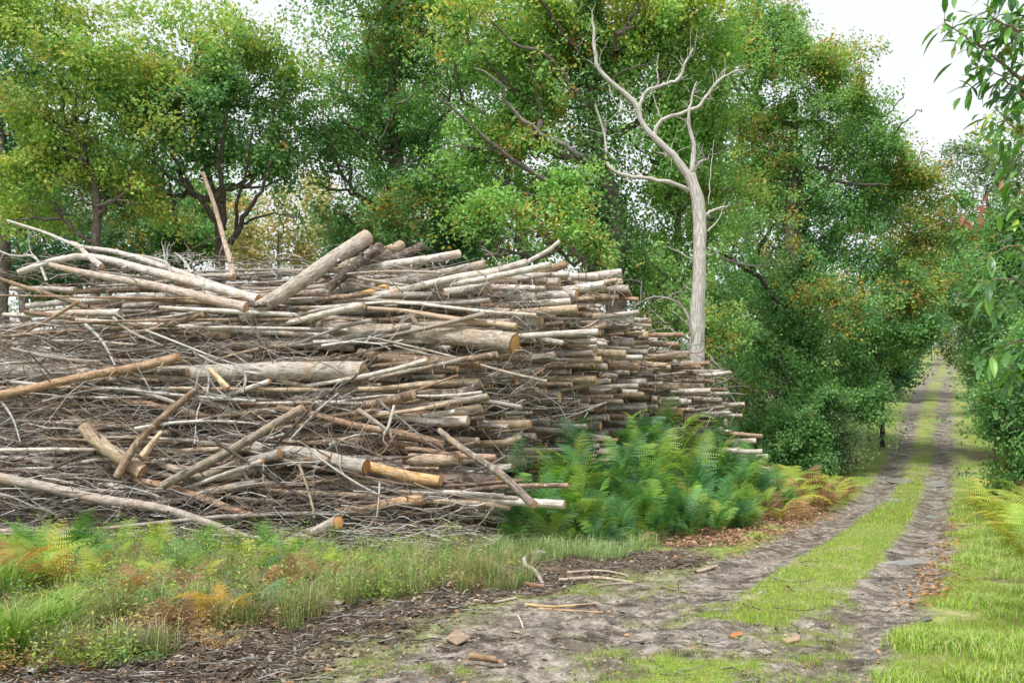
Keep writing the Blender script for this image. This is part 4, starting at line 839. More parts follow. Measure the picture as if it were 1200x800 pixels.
AUT = [(.66, .33, .07), (.72, .48, .08), (.55, .2, .08), (.70, .56, .1)]
def tree(name, label, px, d, ells, pal, leaves, aut=.05, leaf=.115, trunk=None, rt=None, clump=.62, group='forest trees behind the pile', cat='tree', base_px=None, nclump=None, top_pal=None, shell=.5, limbs=(), ivy=None, barkc=(.16, .14, .12)):
    """ells: crown blobs in photo pixels (cx, cy, rx, ry[, depth shift]); trunk: pixel path; the blobs are real volumes at depth d"""
    bx = (px-600)/F*d; bz = float(gz(np.array([bx]), np.array([d]), False)[0]); root = empty(name, (bx, d, bz)); tag(root, label, cat, group)
    vol = np.array([e[2]*e[2]*e[3] for e in ells], float); sc = d/F
    nc = nclump or int(sum(e[2]*e[3] for e in ells)*sc*sc*2.6/clump**2)+6
    w = np.array([(e[2]*e[3]) for e in ells], float); k = RNG.choice(len(ells), size=nc, p=w/w.sum())
    E = np.array([[(e[0]-600)*sc, d+(e[4] if len(e) > 4 else 0), H+(HOR-e[1])*sc, e[2]*sc, e[3]*sc] for e in ells])
    u = rand_dir(nc); rad = rr(0, 1, nc)**shell
    C = E[k, :3]+u*(rad*rr(.9, 1.22, nc))[:, None]*np.stack([E[k, 3], np.minimum(E[k, 3], 4.0)*.9, E[k, 4]], 1)
    C[:, 2] = np.maximum(C[:, 2], bz+.4)
    cr = clump*rr(.55, 1.25, nc)
    # leaf tufts within each clump
    leaves = int(leaves*.82); leaf *= 1.06; per = 11; nt_ = leaves//per; j = RNG.choice(nc, size=nt_, p=cr**2/(cr**2).sum()); dv = rand_dir(nt_); rad = rr(0, 1, nt_)**.45
    T = C[j]+dv*(rad*cr[j]*np.where(rr(0, 1, nt_) < .16, 1.7, 1.0))[:, None]*np.array([1.2, 1.2, .6])
    T = T+(np.stack([NZ(T+11, 1.3), NZ(T+23, 1.3), NZ(T+37, 1.3)], 1)*.9-.45)+(np.stack([NZ(T+51, .5), NZ(T+63, .5), NZ(T+77, .5)], 1)-.5)*min(2.6, 2.4*clump/.62)*np.array([1, 1, .8])
    pa = np.array(GREENS[pal]); tp = np.array(GREENS[top_pal]) if top_pal else pa
    hrel = (T[:, 2]-T[:, 2].min())/max(np.ptp(T[:, 2]), .1); use_top = rr(0, 1, nt_) < sstep(.45, .85, hrel)
    nn = NZ(T+31, .55); base = np.where(use_top[:, None], tp[RNG.integers(len(tp), size=nt_)], pa[RNG.integers(len(pa), size=nt_)])
    base = base*(.72+.56*NZ(C[j]*3.1+7, 1.0))[:, None]
    isa = rr(0, 1, nt_) < aut*np.clip((nn-.56)*30, .10, 5.5); base[isa] = base[isa]*.35+.65*np.array(AUT)[RNG.integers(4, size=isa.sum())]*rr(.7, 1.1, (isa.sum(), 1))
    PL = np.repeat(T, per, 0)+RNG.normal(0, leaf*.95, (nt_*per, 3)); ctr = np.repeat(C[j], per, 0)
    out = norm(PL-ctr); nr = norm(out*.7+np.array([[0, 0, .8]])+RNG.normal(0, .55, PL.shape)); ax = norm(out*.6+RNG.normal(0, .7, PL.shape)+np.array([[0, 0, -.25]]))
    cl = np.repeat(base, per, 0)*rr(.86, 1.16, len(PL))[:, None]; Lf = leaf*rr(.7, 1.25, len(PL))
    g = Geo(); add_leaves(g, PL, ax, nr, Lf, Lf*rr(.5, .75, len(PL)), cl, .18)
    if ivy is not None:                                             # ivy sleeve round the trunk path
        ip = resample([px2w(a, b, d) for a, b, _ in ivy], 400); ir = np.interp(np.linspace(0, 1, 400), np.linspace(0, 1, len(ivy)), [q[2] for q in ivy]); m = int(len(ivy)*1700)
        i = RNG.integers(400, size=m); P = ip[i]+rand_dir(m)*(ir[i]*rr(.6, 1.1, m))[:, None]*np.array([1, 1, .6])
        add_leaves(g, P, norm(RNG.normal(0, 1, (m, 3))+np.array([[0, 0, -.6]])), norm(P-ip[i]+np.array([[0, -.2, .5]])), np.full(m, .10), np.full(m, .085), np.array(GREENS['ivy'])[RNG.integers(2, size=m)]*rr(.8, 1.5, m)[:, None], .1)
    g.obj('crown', M_LEAF, root, smooth=False).matrix_parent_inverse = __import__('mathutils').Matrix.Translation((-bx, -d, -bz))
    # skeleton
    top = C[:, 2].max()
    if trunk: tpth = [np.array([bx if base_px is None else bx, d, bz-.2])]+[px2w(a, b, d) for a, b in trunk]
    else: cx = np.average(E[:, 0], weights=E[:, 3]); tpth = [np.array([bx, d, bz-.2]), np.array([bx*.6+cx*.4, d, bz*.5+top*.35]), np.array([cx, d, top*.82])]
    TP = resample(tpth, 14); rt = rt or .02*(top-bz); TP[1:-1] += RNG.normal(0, min(.05, rt*.15), (12, 3))
    g = Geo(); add_tubes(g, TP[None], (rt*(1-.8*np.linspace(0, 1, 14)**1.1))[None], 9, np.array([barkc]), rough=.08)
    inv = __import__('mathutils').Matrix.Translation((-bx, -d, -bz)); g.obj('trunk', M_TRUNK, root).matrix_parent_inverse = inv
    nodes = [p for p in TP[4:]]; par = [-1]*len(nodes); ordr = np.argsort(np.linalg.norm(C[:, None]-TP[None, 4:], axis=2).min(1)); step = max(1, len(ordr)//110)
    NA = np.array(nodes)
    for i in ordr[::step]:
        c = C[i]; dd = np.linalg.norm(NA-c, axis=1)+1.5*np.maximum(NA[:, 2]-c[2]+.3, 0); b = int(np.argmin(dd)); a0 = NA[b]; m1 = a0+(c-a0)*.5+np.array([0, 0, -.06*np.linalg.norm(c-a0)])+RNG.normal(0, .12, 3)
        NA = np.concatenate([NA, [m1, c]]); par += [b, len(NA)-2]
    cntd = np.ones(len(NA))
    for i in range(len(NA)-1, -1, -1):
        if par[i] >= 0: cntd[par[i]] += cntd[i]
    ii = [i for i in range(len(NA)) if par[i] >= 0]
    if ii:
        pp = np.array([par[i] for i in ii]); A = NA[pp]; B = NA[ii]; t = np.linspace(0, 1, 4)[None, :, None]; PB = A[:, None]+(B-A)[:, None]*t+RNG.normal(0, .03, (len(ii), 4, 3))*np.array([0, 1, 1, 0])[None, :, None]
        r1 = np.minimum(.016*np.sqrt(cntd[ii]), rt*.5); r0 = np.minimum(np.minimum(.016*np.sqrt(cntd[pp]), r1*1.5), rt*.55); RB = r0[:, None]+(r1-r0)[:, None]*np.linspace(0, 1, 4)[None]
        g = Geo(); add_tubes(g, PB, RB, 5, np.tile(np.array([barkc]), (len(ii), 1))); ob = g.obj('branches', M_TRUNK, root); ob.matrix_parent_inverse = inv; ob['kind'] = 'stuff'
    for lp, r0, r1, lc in limbs:
        P = resample([px2w(q[0], q[1], d-(.2+2.0*i_/len(lp)*min(d/30, 1.2))) for i_, q in enumerate(lp)], 14); P[1:-1] += RNG.normal(0, .03, (12, 3)); g = Geo()
        add_tubes(g, P[None], (np.linspace(r0, r1, 14)*.62*d/F)[None], 7, np.array([lc]), rough=.07); g.obj('limb', M_TRUNK, root).matrix_parent_inverse = inv
    return root
DK = (.10, .085, .075); LT = (.30, .29, .27); MD = (.17, .155, .14)
# back row
BG = 'oaks of the second row behind the pile'
tree('oak_tree', 'dark green oak behind the yellow-green oak at far left', 40, 44, [(10, 130, 90, 90), (60, 220, 90, 60), (-60, 200, 60, 90)], 'dark', 15000, .02, .19, clump=1.1, group=BG)
tree('oak_tree', 'dense green oak standing behind the gap left of centre', 430, 43, [(470, 60, 90, 100), (440, 190, 60, 80), (520, 200, 60, 90)], 'mid', 17000, .03, .19, clump=1.1, group=BG)
tree('oak_tree', 'tall green oak filling the back behind the big yellow oak', 620, 42, [(600, 80, 110, 120), (640, 220, 110, 90), (560, 270, 90, 50)], 'mid', 20000, .04, .19, clump=1.1, group=BG)
tree('oak_tree', 'tall green oak far behind the dead tree', 820, 43, [(800, 90, 110, 90), (830, 220, 100, 110), (860, 350, 90, 90)], 'mid', 22000, .05, .19, clump=1.1, group=BG)
tree('oak_tree', 'slim green oak in the back between the left oaks', 190, 46, [(170, 180, 80, 70), (220, 240, 60, 40)], 'mid', 9000, .03, .19, clump=1.1, group=BG)
tree('oak_tree', 'dark oak deep behind the far end of the pile', 930, 50, [(930, 250, 130, 110), (950, 380, 130, 90), (860, 430, 90, 60)], 'dark', 22000, .03, .2, clump=1.2, group=BG)
# front row
tree('oak_tree', 'dark oak with dead limbs cut off by the left edge', 4, 30, [(-15, 110, 65, 120), (0, 235, 50, 60)], 'dark', 16000, .02, trunk=[(4, 250), (0, 100)], rt=.28, limbs=[([(25, 175), (28, 150), (12, 130), (-10, 120)], 4, 1.5, LT)])
tree('oak_tree', 'yellow-green oak with orange flecks second from the left edge', 110, 27, [(95, 60, 62, 62), (85, 140, 72, 62), (120, 200, 62, 55), (45, 235, 58, 42), (25, 30, 42, 42)], 'yellow', 44000, .06, trunk=[(112, 240), (100, 180), (85, 140), (95, 60)], rt=.2,
     limbs=[([(100, 180), (88, 160), (72, 148)], 4, 2, MD), ([(85, 140), (90, 110), (75, 85)], 3, 1.5, LT), ([(92, 130), (70, 95), (45, 75)], 3, 1.2, DK)], top_pal='yellow')
tree('oak_tree', 'many-stemmed green oak behind the upright broken pole', 255, 29, [(175, 90, 50, 60), (335, 150, 36, 60), (205, 60, 60, 52), (262, 60, 60, 52), (310, 110, 46, 80), (190, 140, 70, 65), (270, 160, 70, 60), (320, 205, 42, 40), (200, 225, 60, 32)], 'mid', 56000, .05, top_pal='yellow', trunk=[(258, 262), (240, 200), (230, 110)], rt=.24,
     limbs=[([(256, 290), (262, 240), (258, 190), (266, 130)], 7, 3, DK), ([(270, 285), (285, 255), (305, 225), (318, 190)], 6, 2, DK), ([(262, 270), (235, 235), (205, 210), (180, 190)], 6, 2, DK), ([(222, 290), (205, 255), (200, 215)], 4.5, 2, DK), ([(285, 262), (320, 250), (345, 255), (352, 246)], 2.5, 1, DK), ([(275, 280), (278, 240), (292, 190), (296, 150)], 4, 2, DK)])
tree('oak_tree', 'tall full green oak left of centre reaching above the frame', 460, 31, [(430, 20, 66, 72), (490, 40, 70, 90), (405, 110, 58, 60), (450, 160, 80, 70), (420, 230, 66, 50), (510, 230, 70, 62), (385, 200, 38, 40), (470, -70, 80, 70)], 'mid', 66000, .06, top_pal='light', trunk=[(470, 290), (465, 150), (450, 0)], rt=.35,
     limbs=[([(470, 290), (455, 240), (452, 210)], 4, 1.5, DK), ([(465, 180), (430, 160), (400, 140)], 5, 2, DK)])
tree('oak_tree', 'great yellow-leaved oak with an ivy-clad trunk right of centre', 715, 28, [(600, 90, 70, 70), (560, 50, 50, 50), (650, 30, 80, 60), (560, 150, 52, 42), (610, 190, 66, 46), (720, 60, 60, 70), (770, 90, 58, 80), (650, 260, 62, 40), (800, 30, 60, 50), (690, -60, 110, 60)], 'light', 92000, .07, top_pal='gold', trunk=[(722, 280), (705, 180), (690, 60), (695, -60)], rt=.38,
     ivy=[(722, 330, .9), (715, 250, 1.1), (705, 180, .9), (692, 90, .55), (690, 0, .4)],
     limbs=[([(712, 245), (670, 225), (640, 212), (605, 190), (575, 165), (545, 140), (510, 113)], 7, 1.8, MD), ([(700, 190), (660, 172), (620, 145), (590, 120), (592, 105), (575, 85), (555, 80)], 6, 1.6, LT),
            ([(690, 130), (665, 95), (640, 65), (600, 50), (575, 25)], 5, 1.6, MD), ([(640, 212), (600, 185), (560, 172), (530, 172)], 3, 1.2, MD), ([(660, 245), (640, 235), (600, 220), (575, 200)], 4, 1.5, DK), ([(692, 80), (660, 40), (640, 10), (625, -10)], 5, 2, DK)])
tree('oak_tree', 'ivy-covered oak with light green leaves just behind the dead tree', 790, 30, [(790, 190, 60, 80), (850, 170, 50, 80), (770, 290, 56, 56), (800, 360, 50, 40), (700, 290, 40, 36), (850, 60, 56, 60)], 'light', 38000, .07, rt=.2)
tree('oak_tree', 'great green oak with orange flecks left of the track', 935, 36, [(915, 50, 66, 62), (965, 90, 56, 70), (1015, 125, 40, 50), (1055, 175, 36, 44), (1085, 215, 36, 44), (1100, 262, 34, 44), (905, 140, 70, 70), (990, 170, 70, 60), (1040, 230, 52, 54), (930, 240, 80, 72), (1010, 300, 76, 62), (900, 340, 70, 60), (970, 390, 90, 58), (1040, 390, 50, 60), (900, 430, 66, 44), (955, 455, 80, 36), (1080, 180, 22, 30), (1060, 310, 40, 40)], 'mid', 165000, .09, .11, top_pal='light', trunk=[(935, 440), (930, 300), (930, 120)], rt=.5,
     ivy=[(938, 500, .8), (935, 430, 1.0), (920, 330, .8)],
     limbs=[([(935, 400), (905, 345), (880, 318), (850, 300)], 7, 3, DK), ([(880, 318), (890, 290), (908, 262)], 6, 3, DK), ([(930, 250), (965, 215), (1000, 215), (1040, 218)], 5, 2, DK), ([(1045, 160), (1062, 142), (1080, 128)], 2, .8, MD), ([(1020, 145), (1045, 130), (1060, 110)], 2, .8, MD)])
tree('sapling', 'light green sapling behind the middle of the pile top', 600, 22, [(585, 285, 30, 22), (640, 262, 26, 30), (612, 290, 40, 18), (672, 300, 26, 22), (655, 235, 14, 20)], 'light', 8000, .04, .10, clump=.4, rt=.07, group='saplings and bushes', cat='tree')
tree('sapling', 'light green sapling at the foot of the dead tree', 770, 28, [(760, 350, 34, 30), (735, 310, 28, 28), (860, 400, 22, 30), (845, 370, 18, 24)], 'light', 8000, .05, .10, clump=.45, rt=.06, group='saplings and bushes', cat='tree')
tree('shrub', 'low green thicket beyond the far end of the pile', 900, 34, [(880, 440, 60, 50), (950, 480, 70, 40), (890, 500, 50, 36), (1000, 480, 34, 34), (850, 500, 40, 40), (925, 515, 40, 30)], 'mid', 30000, .03, .11, clump=.6, rt=.08, group='saplings and bushes', cat='shrub')
tree('shrub', 'leafy thicket hiding the foot of the great oak', 945, 33, [(930, 500, 40, 40), (960, 510, 26, 36), (900, 520, 36, 30), (985, 475, 18, 24), (930, 540, 32, 20), (950, 545, 18, 14)], 'mid', 22000, .05, .10, clump=.5, rt=.06, group='saplings and bushes', cat='shrub')
tree('shrub', 'grey-green shrub beside the track left of the rut', 985, 33, [(985, 500, 20, 26), (1004, 525, 14, 22), (965, 520, 18, 24), (985, 538, 26, 18), (960, 545, 20, 14)], 'soft', 12000, .0, .08, clump=.4, rt=.04, group='saplings and bushes', cat='shrub')
# far left pale trees and wood behind
tree('birch_tree', 'pale yellow tree seen far off through the gap left of centre', 330, 75, [(350, 235, 34, 30), (280, 265, 34, 30), (330, 275, 42, 32), (300, 290, 30, 20), (370, 285, 30, 26)], 'pale', 12000, .1, .26, clump=1.4, group='far trees beyond the clearing')
tree('oak_tree', 'faint green tree far off behind the left oaks', 120, 80, [(170, 235, 50, 40), (60, 230, 60, 40), (250, 240, 40, 30), (120, 260, 90, 36), (230, 275, 60, 26), (30, 270, 60, 36)], 'soft', 15000, .02, .3, clump=1.6, group='far trees beyond the clearing')
tree('oak_tree', 'far green tree seen beneath the tall full oak', 450, 70, [(430, 270, 60, 34), (520, 260, 60, 44)], 'soft', 8000, .02, .28, clump=1.5, group='far trees beyond the clearing')
# along the far track
FT = 'trees lining the far track'
tree('oak_tree', 'rounded green tree left of the far track behind the great oak', 1050, 62, [(1055, 250, 44, 50), (1075, 320, 40, 46), (1050, 370, 40, 40)], 'mid', 22000, .08, .2, clump=1.1, group=FT)
tree('young_tree', 'slim young tree with a bare straight trunk beside the track', 1034, 41, [(1040, 425, 36, 22), (1030, 400, 26, 20)], 'dark', 6000, .05, .13, clump=.6, rt=.12, trunk=[(1034, 455), (1034, 420)], group=FT, barkc=(.07, .06, .05))
tree('oak_tree', 'tree closing the left side of the track at the top of the rise', 1075, 110, [(1072, 345, 28, 44), (1052, 385, 24, 28)], 'mid', 9000, .05, .3, clump=1.6, group=FT)
tree('oak_tree', 'distant tree at the end of the track', 1112, 190, [(1105, 340, 36, 44), (1130, 375, 26, 26), (1098, 380, 16, 16)], 'soft', 9000, .03, .42, clump=2.2, group=FT)
tree('oak_tree', 'farthest tree standing right across the end of the track', 1100, 230, [(1100, 385, 20, 20), (1112, 365, 26, 24), (1085, 350, 22, 30)], 'soft', 7000, .03, .5, clump=2.4, group=FT)
tree('shrub', 'small pale yellow-green bush glowing at the end of the track', 1092, 120, [(1090, 328, 16, 12)], 'light', 2500, .0, .25, clump=.9, group=FT, rt=.1, cat='shrub')
tree('oak_tree', 'tall hazy green tree on the right of the track rise', 1165, 75, [(1150, 225, 44, 60), (1195, 200, 40, 66), (1120, 265, 36, 44), (1135, 300, 36, 46), (1180, 300, 50, 60)], 'soft', 30000, .04, .22, clump=1.2, group=FT)
tree('oak_tree', 'broad green tree on the right bank beside the track', 1195, 42, [(1175, 320, 40, 46), (1170, 375, 30, 36), (1205, 300, 50, 80), (1195, 420, 46, 50)], 'mid', 30000, .04, .14, clump=.8, group=FT)
tree('shrub', 'leafy dark bush overhanging the right bank of the track', 1175, 27, [(1192, 440, 34, 44), (1168, 450, 16, 30), (1200, 490, 40, 56), (1170, 400, 26, 30), (1205, 535, 30, 34)], 'mid', 36000, .03, .10, clump=.5, group=FT, rt=.07, cat='shrub')
tree('shrub', 'hazel bush at the right edge above the yellowing ferns', 1205, 21, [(1195, 510, 30, 44), (1215, 440, 50, 60), (1180, 550, 18, 26), (1210, 570, 26, 34)], 'mid', 22000, .03, .09, clump=.42, group=FT, rt=.05, cat='shrub')
tree('shrub', 'thick green bush filling the right bank half way up', 1165, 36, [(1172, 395, 30, 46), (1192, 450, 36, 50), (1160, 440, 12, 30), (1180, 490, 22, 24)], 'mid', 26000, .04, .13, clump=.6, group=FT, rt=.07, cat='shrub')
tree('shrub', 'green bush right of the track where it climbs', 1150, 50, [(1158, 380, 24, 46), (1168, 425, 20, 30), (1142, 400, 10, 26)], 'soft', 14000, .03, .16, clump=.7, group=FT, rt=.08, cat='shrub')
tree('shrub', 'dark bush left of the far track below the rounded tree', 1045, 58, [(1055, 400, 30, 40), (1040, 440, 30, 28), (1065, 430, 16, 26)], 'dark', 12000, .04, .17, clump=.8, group=FT, rt=.08, cat='shrub')
tree('shrub', 'bushy growth beside the slim young tree', 1018, 43, [(1010, 440, 30, 36), (1028, 430, 18, 22)], 'mid', 9000, .08, .14, clump=.6, group=FT, rt=.08, cat='shrub')
tree('shrub', 'bush under the left oaks just beyond the pile', 60, 33, [(40, 290, 60, 26), (120, 300, 60, 22), (10, 325, 60, 24), (90, 325, 50, 20)], 'dark', 15000, .05, .14, clump=.6, rt=.06, group='saplings and bushes', cat='shrub')
tree('shrub', 'leafy bush beyond the pile between the left stems and the gap', 215, 35, [(200, 285, 56, 24), (262, 292, 34, 18)], 'mid', 9000, .05, .14, clump=.6, rt=.06, group='saplings and bushes', cat='shrub')
tree('shrub', 'dark bush below the tall full oak behind the pile', 470, 33, [(450, 285, 56, 26), (530, 285, 50, 26), (400, 290, 30, 18)], 'dark', 14000, .05, .14, clump=.6, rt=.06, group='saplings and bushes', cat='shrub')
tree('shrub', 'soft bush at the right of the track half way up the rise', 1135, 60, [(1135, 410, 20, 26), (1150, 430, 22, 24)], 'soft', 7000, .02, .16, clump=.8, group=FT, rt=.1, cat='shrub')
# outside the frame but closing the wood from the side
tree('oak_tree', 'green oak standing beyond the right edge of the picture', 1330, 34, [(1300, 150, 80, 130), (1310, 330, 80, 90)], 'mid', 14000, .05, .2, clump=1.1, group=FT)
def far_wood():
    g = Geo(); rng = RNG
    for (x0, x1, y0, y1, h, n, pal) in ((-120, 20, 95, 150, 15, 18000, 'soft'), (20, 50, 100, 170, 10, 12000, 'soft'), (60, 170, 100, 190, 16, 16000, 'soft')):
        m = n//8; cx = rr(x0, x1, m//14); cy = rr(y0, y1, m//14); j = rng.integers(len(cx), size=m); z = rr(0, 1, m); gx = cx[j]; gy = cy[j]
        ok_ = np.abs(track_s(gx, gy)) > 7; gx, gy, z, m = gx[ok_], gy[ok_], z[ok_], int(ok_.sum())
        T = np.stack([gx, gy, gz(gx, gy, False)+.5+z*h*(.7+.5*n2(gx, gy, .1))], 1)+RNG.normal(0, 1.5, (m, 3))*np.array([1, 1, .4])
        P = np.repeat(T, 8, 0)+RNG.normal(0, .5, (m*8, 3)); c = np.repeat(np.array(GREENS[pal])[rng.integers(3, size=m)]*rr(.7, 1.3, m)[:, None], 8, 0)
        add_leaves(g, P, rand_dir(len(P)), norm(rand_dir(len(P))+np.array([[0, -.4, .8]])), np.full(len(P), .55), np.full(len(P), .38), c)
    tag(g.obj('distant_wood', M_LEAF, smooth=False), 'far-off green wood behind the clearing and beyond the rise', 'wood', kind='stuff')
far_wood()

# ---- the dead tree
def dead_tree():
    d = 25.5; bx = (818-600)/F*d; bz = float(gz(np.array([bx]), np.array([d]), False)[0]); root = empty('dead_tree', (bx, d, bz)); tag(root, 'bare bleached dead tree with crooked white limbs rising behind the right end of the pile', 'tree')
    LIMB = []; inv = __import__('mathutils').Matrix.Translation((-bx, -d, -bz)); c = (.56, .545, .52)
    def part(nm, pts, rs, dz=0, sides=12, col=c):
        P = resample([px2w(q[0], q[1], d+(q[2] if len(q) > 2 else 0)) for q in pts], 26); R = np.interp(np.linspace(0, 1, 26), np.linspace(0, 1, len(rs)), rs)*d/F*(.84 if nm == 'trunk' else .64); LIMB.append((P, nm))
        P[1:-1] += RNG.normal(0, .009, (24, 3)); g = Geo(); V, Q, U = tubes(P[None], R[None], sides, .07); V = V+(np.stack([NZ(V+3, 3.5), NZ(V+13, 3.5), NZ(V+23, 3.5)], 1)-.5)*.06*min(1, rs[0]/6); g.add(V, quads=Q, uv=U, col=np.array(col)); g.obj(nm, M_DEAD, root).matrix_parent_inverse = inv
    part('trunk', [(818, 560), (817, 480), (817, 400), (819, 330), (820, 270), (816, 230), (808, 205)], [12, 11, 10, 9.5, 9.3, 9, 8], sides=16)
    part('limb', [(810, 212), (795, 190), (775, 168), (755, 150), (747, 125), (735, 112), (715, 95), (700, 78), (696, 50), (694, 18)], [7, 6.5, 6, 5.5, 5, 4.5, 4, 3.5, 2.5, 1.6])
    part('limb', [(806, 224, 0), (790, 215, -.2), (765, 210, -.3), (735, 206, -.3), (713, 196, -.3), (711, 175, -.3), (706, 150, -.3), (697, 122, -.3)], [4.5, 4, 3.6, 3.4, 3.2, 2.6, 2, 1.2])
    part('limb', [(748, 128), (757, 108), (775, 100), (795, 92), (803, 75), (812, 57)], [3.6, 3, 2.8, 2.6, 2.2, 1.5])
    part('limb', [(766, 158), (775, 142), (800, 132), (818, 126), (830, 110), (845, 92), (868, 82)], [4, 3.5, 3.2, 3, 2.6, 2, 1.2])
    part('limb', [(810, 205), (813, 185), (813, 165), (808, 150), (808, 128), (812, 108), (817, 95)], [5, 4.4, 3.8, 3.2, 2.8, 2, 1])
    part('limb', [(812, 205, .1), (818, 192, .3), (828, 187, .5)], [4, 3, 1.4])
    part('limb', [(803, 200), (795, 190), (785, 183), (770, 178)], [2.2, 1.8, 1.4, .8])
    part('limb', [(822, 255), (835, 247), (855, 240)], [3, 2.2, 1])
    part('limb', [(823, 275), (838, 262), (845, 250), (850, 235)], [2, 1.5, 1, .6])
    part('limb', [(812, 305), (795, 295), (780, 288)], [1.5, 1, .5]); part('limb', [(772, 98), (770, 80), (772, 62)], [1.5, 1, .5]); part('limb', [(775, 140), (768, 120), (765, 108)], [1.4, 1, .6])
    part('limb', [(713, 100), (722, 122), (735, 130), (745, 132)], [1.4, 1.2, 1, .8]); part('limb', [(830, 240), (833, 200), (836, 165)], [1, .9, .5])
    for a, b in [((700, 78), (688, 70)), ((735, 112), (728, 98)), ((715, 95), (703, 100)), ((795, 92), (806, 88)), ((845, 92), (850, 80)), ((830, 110), (838, 116)), ((711, 175), (702, 172)), ((735, 206), (730, 216)), ((808, 128), (800, 120)), ((775, 168), (768, 172)),
                 ((827, 300), (842, 296)), ((812, 340), (800, 333)), ((823, 360), (834, 352)), ((760, 150), (752, 158)), ((697, 50), (704, 42)), ((808, 108), (801, 100)), ((868, 82), (876, 80)), ((803, 75), (797, 66))]:
        m_ = ((a[0]+b[0])/2+rr(-1, 1), (a[1]+b[1])/2+rr(-2, 2)); part('twig', [a, m_, b], [1.1, .8, .4], sides=5)
    g = Geo()
    for P, nm in [q for q in LIMB if q[1] == 'limb'][:7]*9:
        k = RNG.integers(8, 26); dr = norm(norm(P[k]-P[k-1])*.5+RNG.normal(0, .7, 3)*np.array([1, .4, 1])); q = wob_path(P[k], P[k]+dr*rr(.2, .8), 7, .09); add_tubes(g, q[None], np.linspace(.011, .003, 7)[None], 4, np.array([(.5, .48, .45)]))
    o = g.obj('twigs', M_TWIG, root); o.matrix_parent_inverse = inv; o['kind'] = 'stuff'
dead_tree()
def thin_dead(pts, d, r0, r1, label, n=5):
    P = resample([px2w(a, b, d) for a, b in pts], 14); o = branch_tree(P, np.linspace(r0, r1, 14)*d/F, n, (.3, .9), (.36, .33, .29), 5, 2).obj('dead_branch', M_TWIG); tag(o, label, 'branch', 'bare branches among the trees')
thin_dead([(812, 400), (806, 370), (790, 352), (765, 348), (745, 358)], 24.6, 2, .8, 'thin bare arching branch left of the dead trunk base')
thin_dead([(845, 302), (870, 310), (900, 312)], 32, 1.6, .8, 'thin bare branch showing pale against the dark thicket', 3)

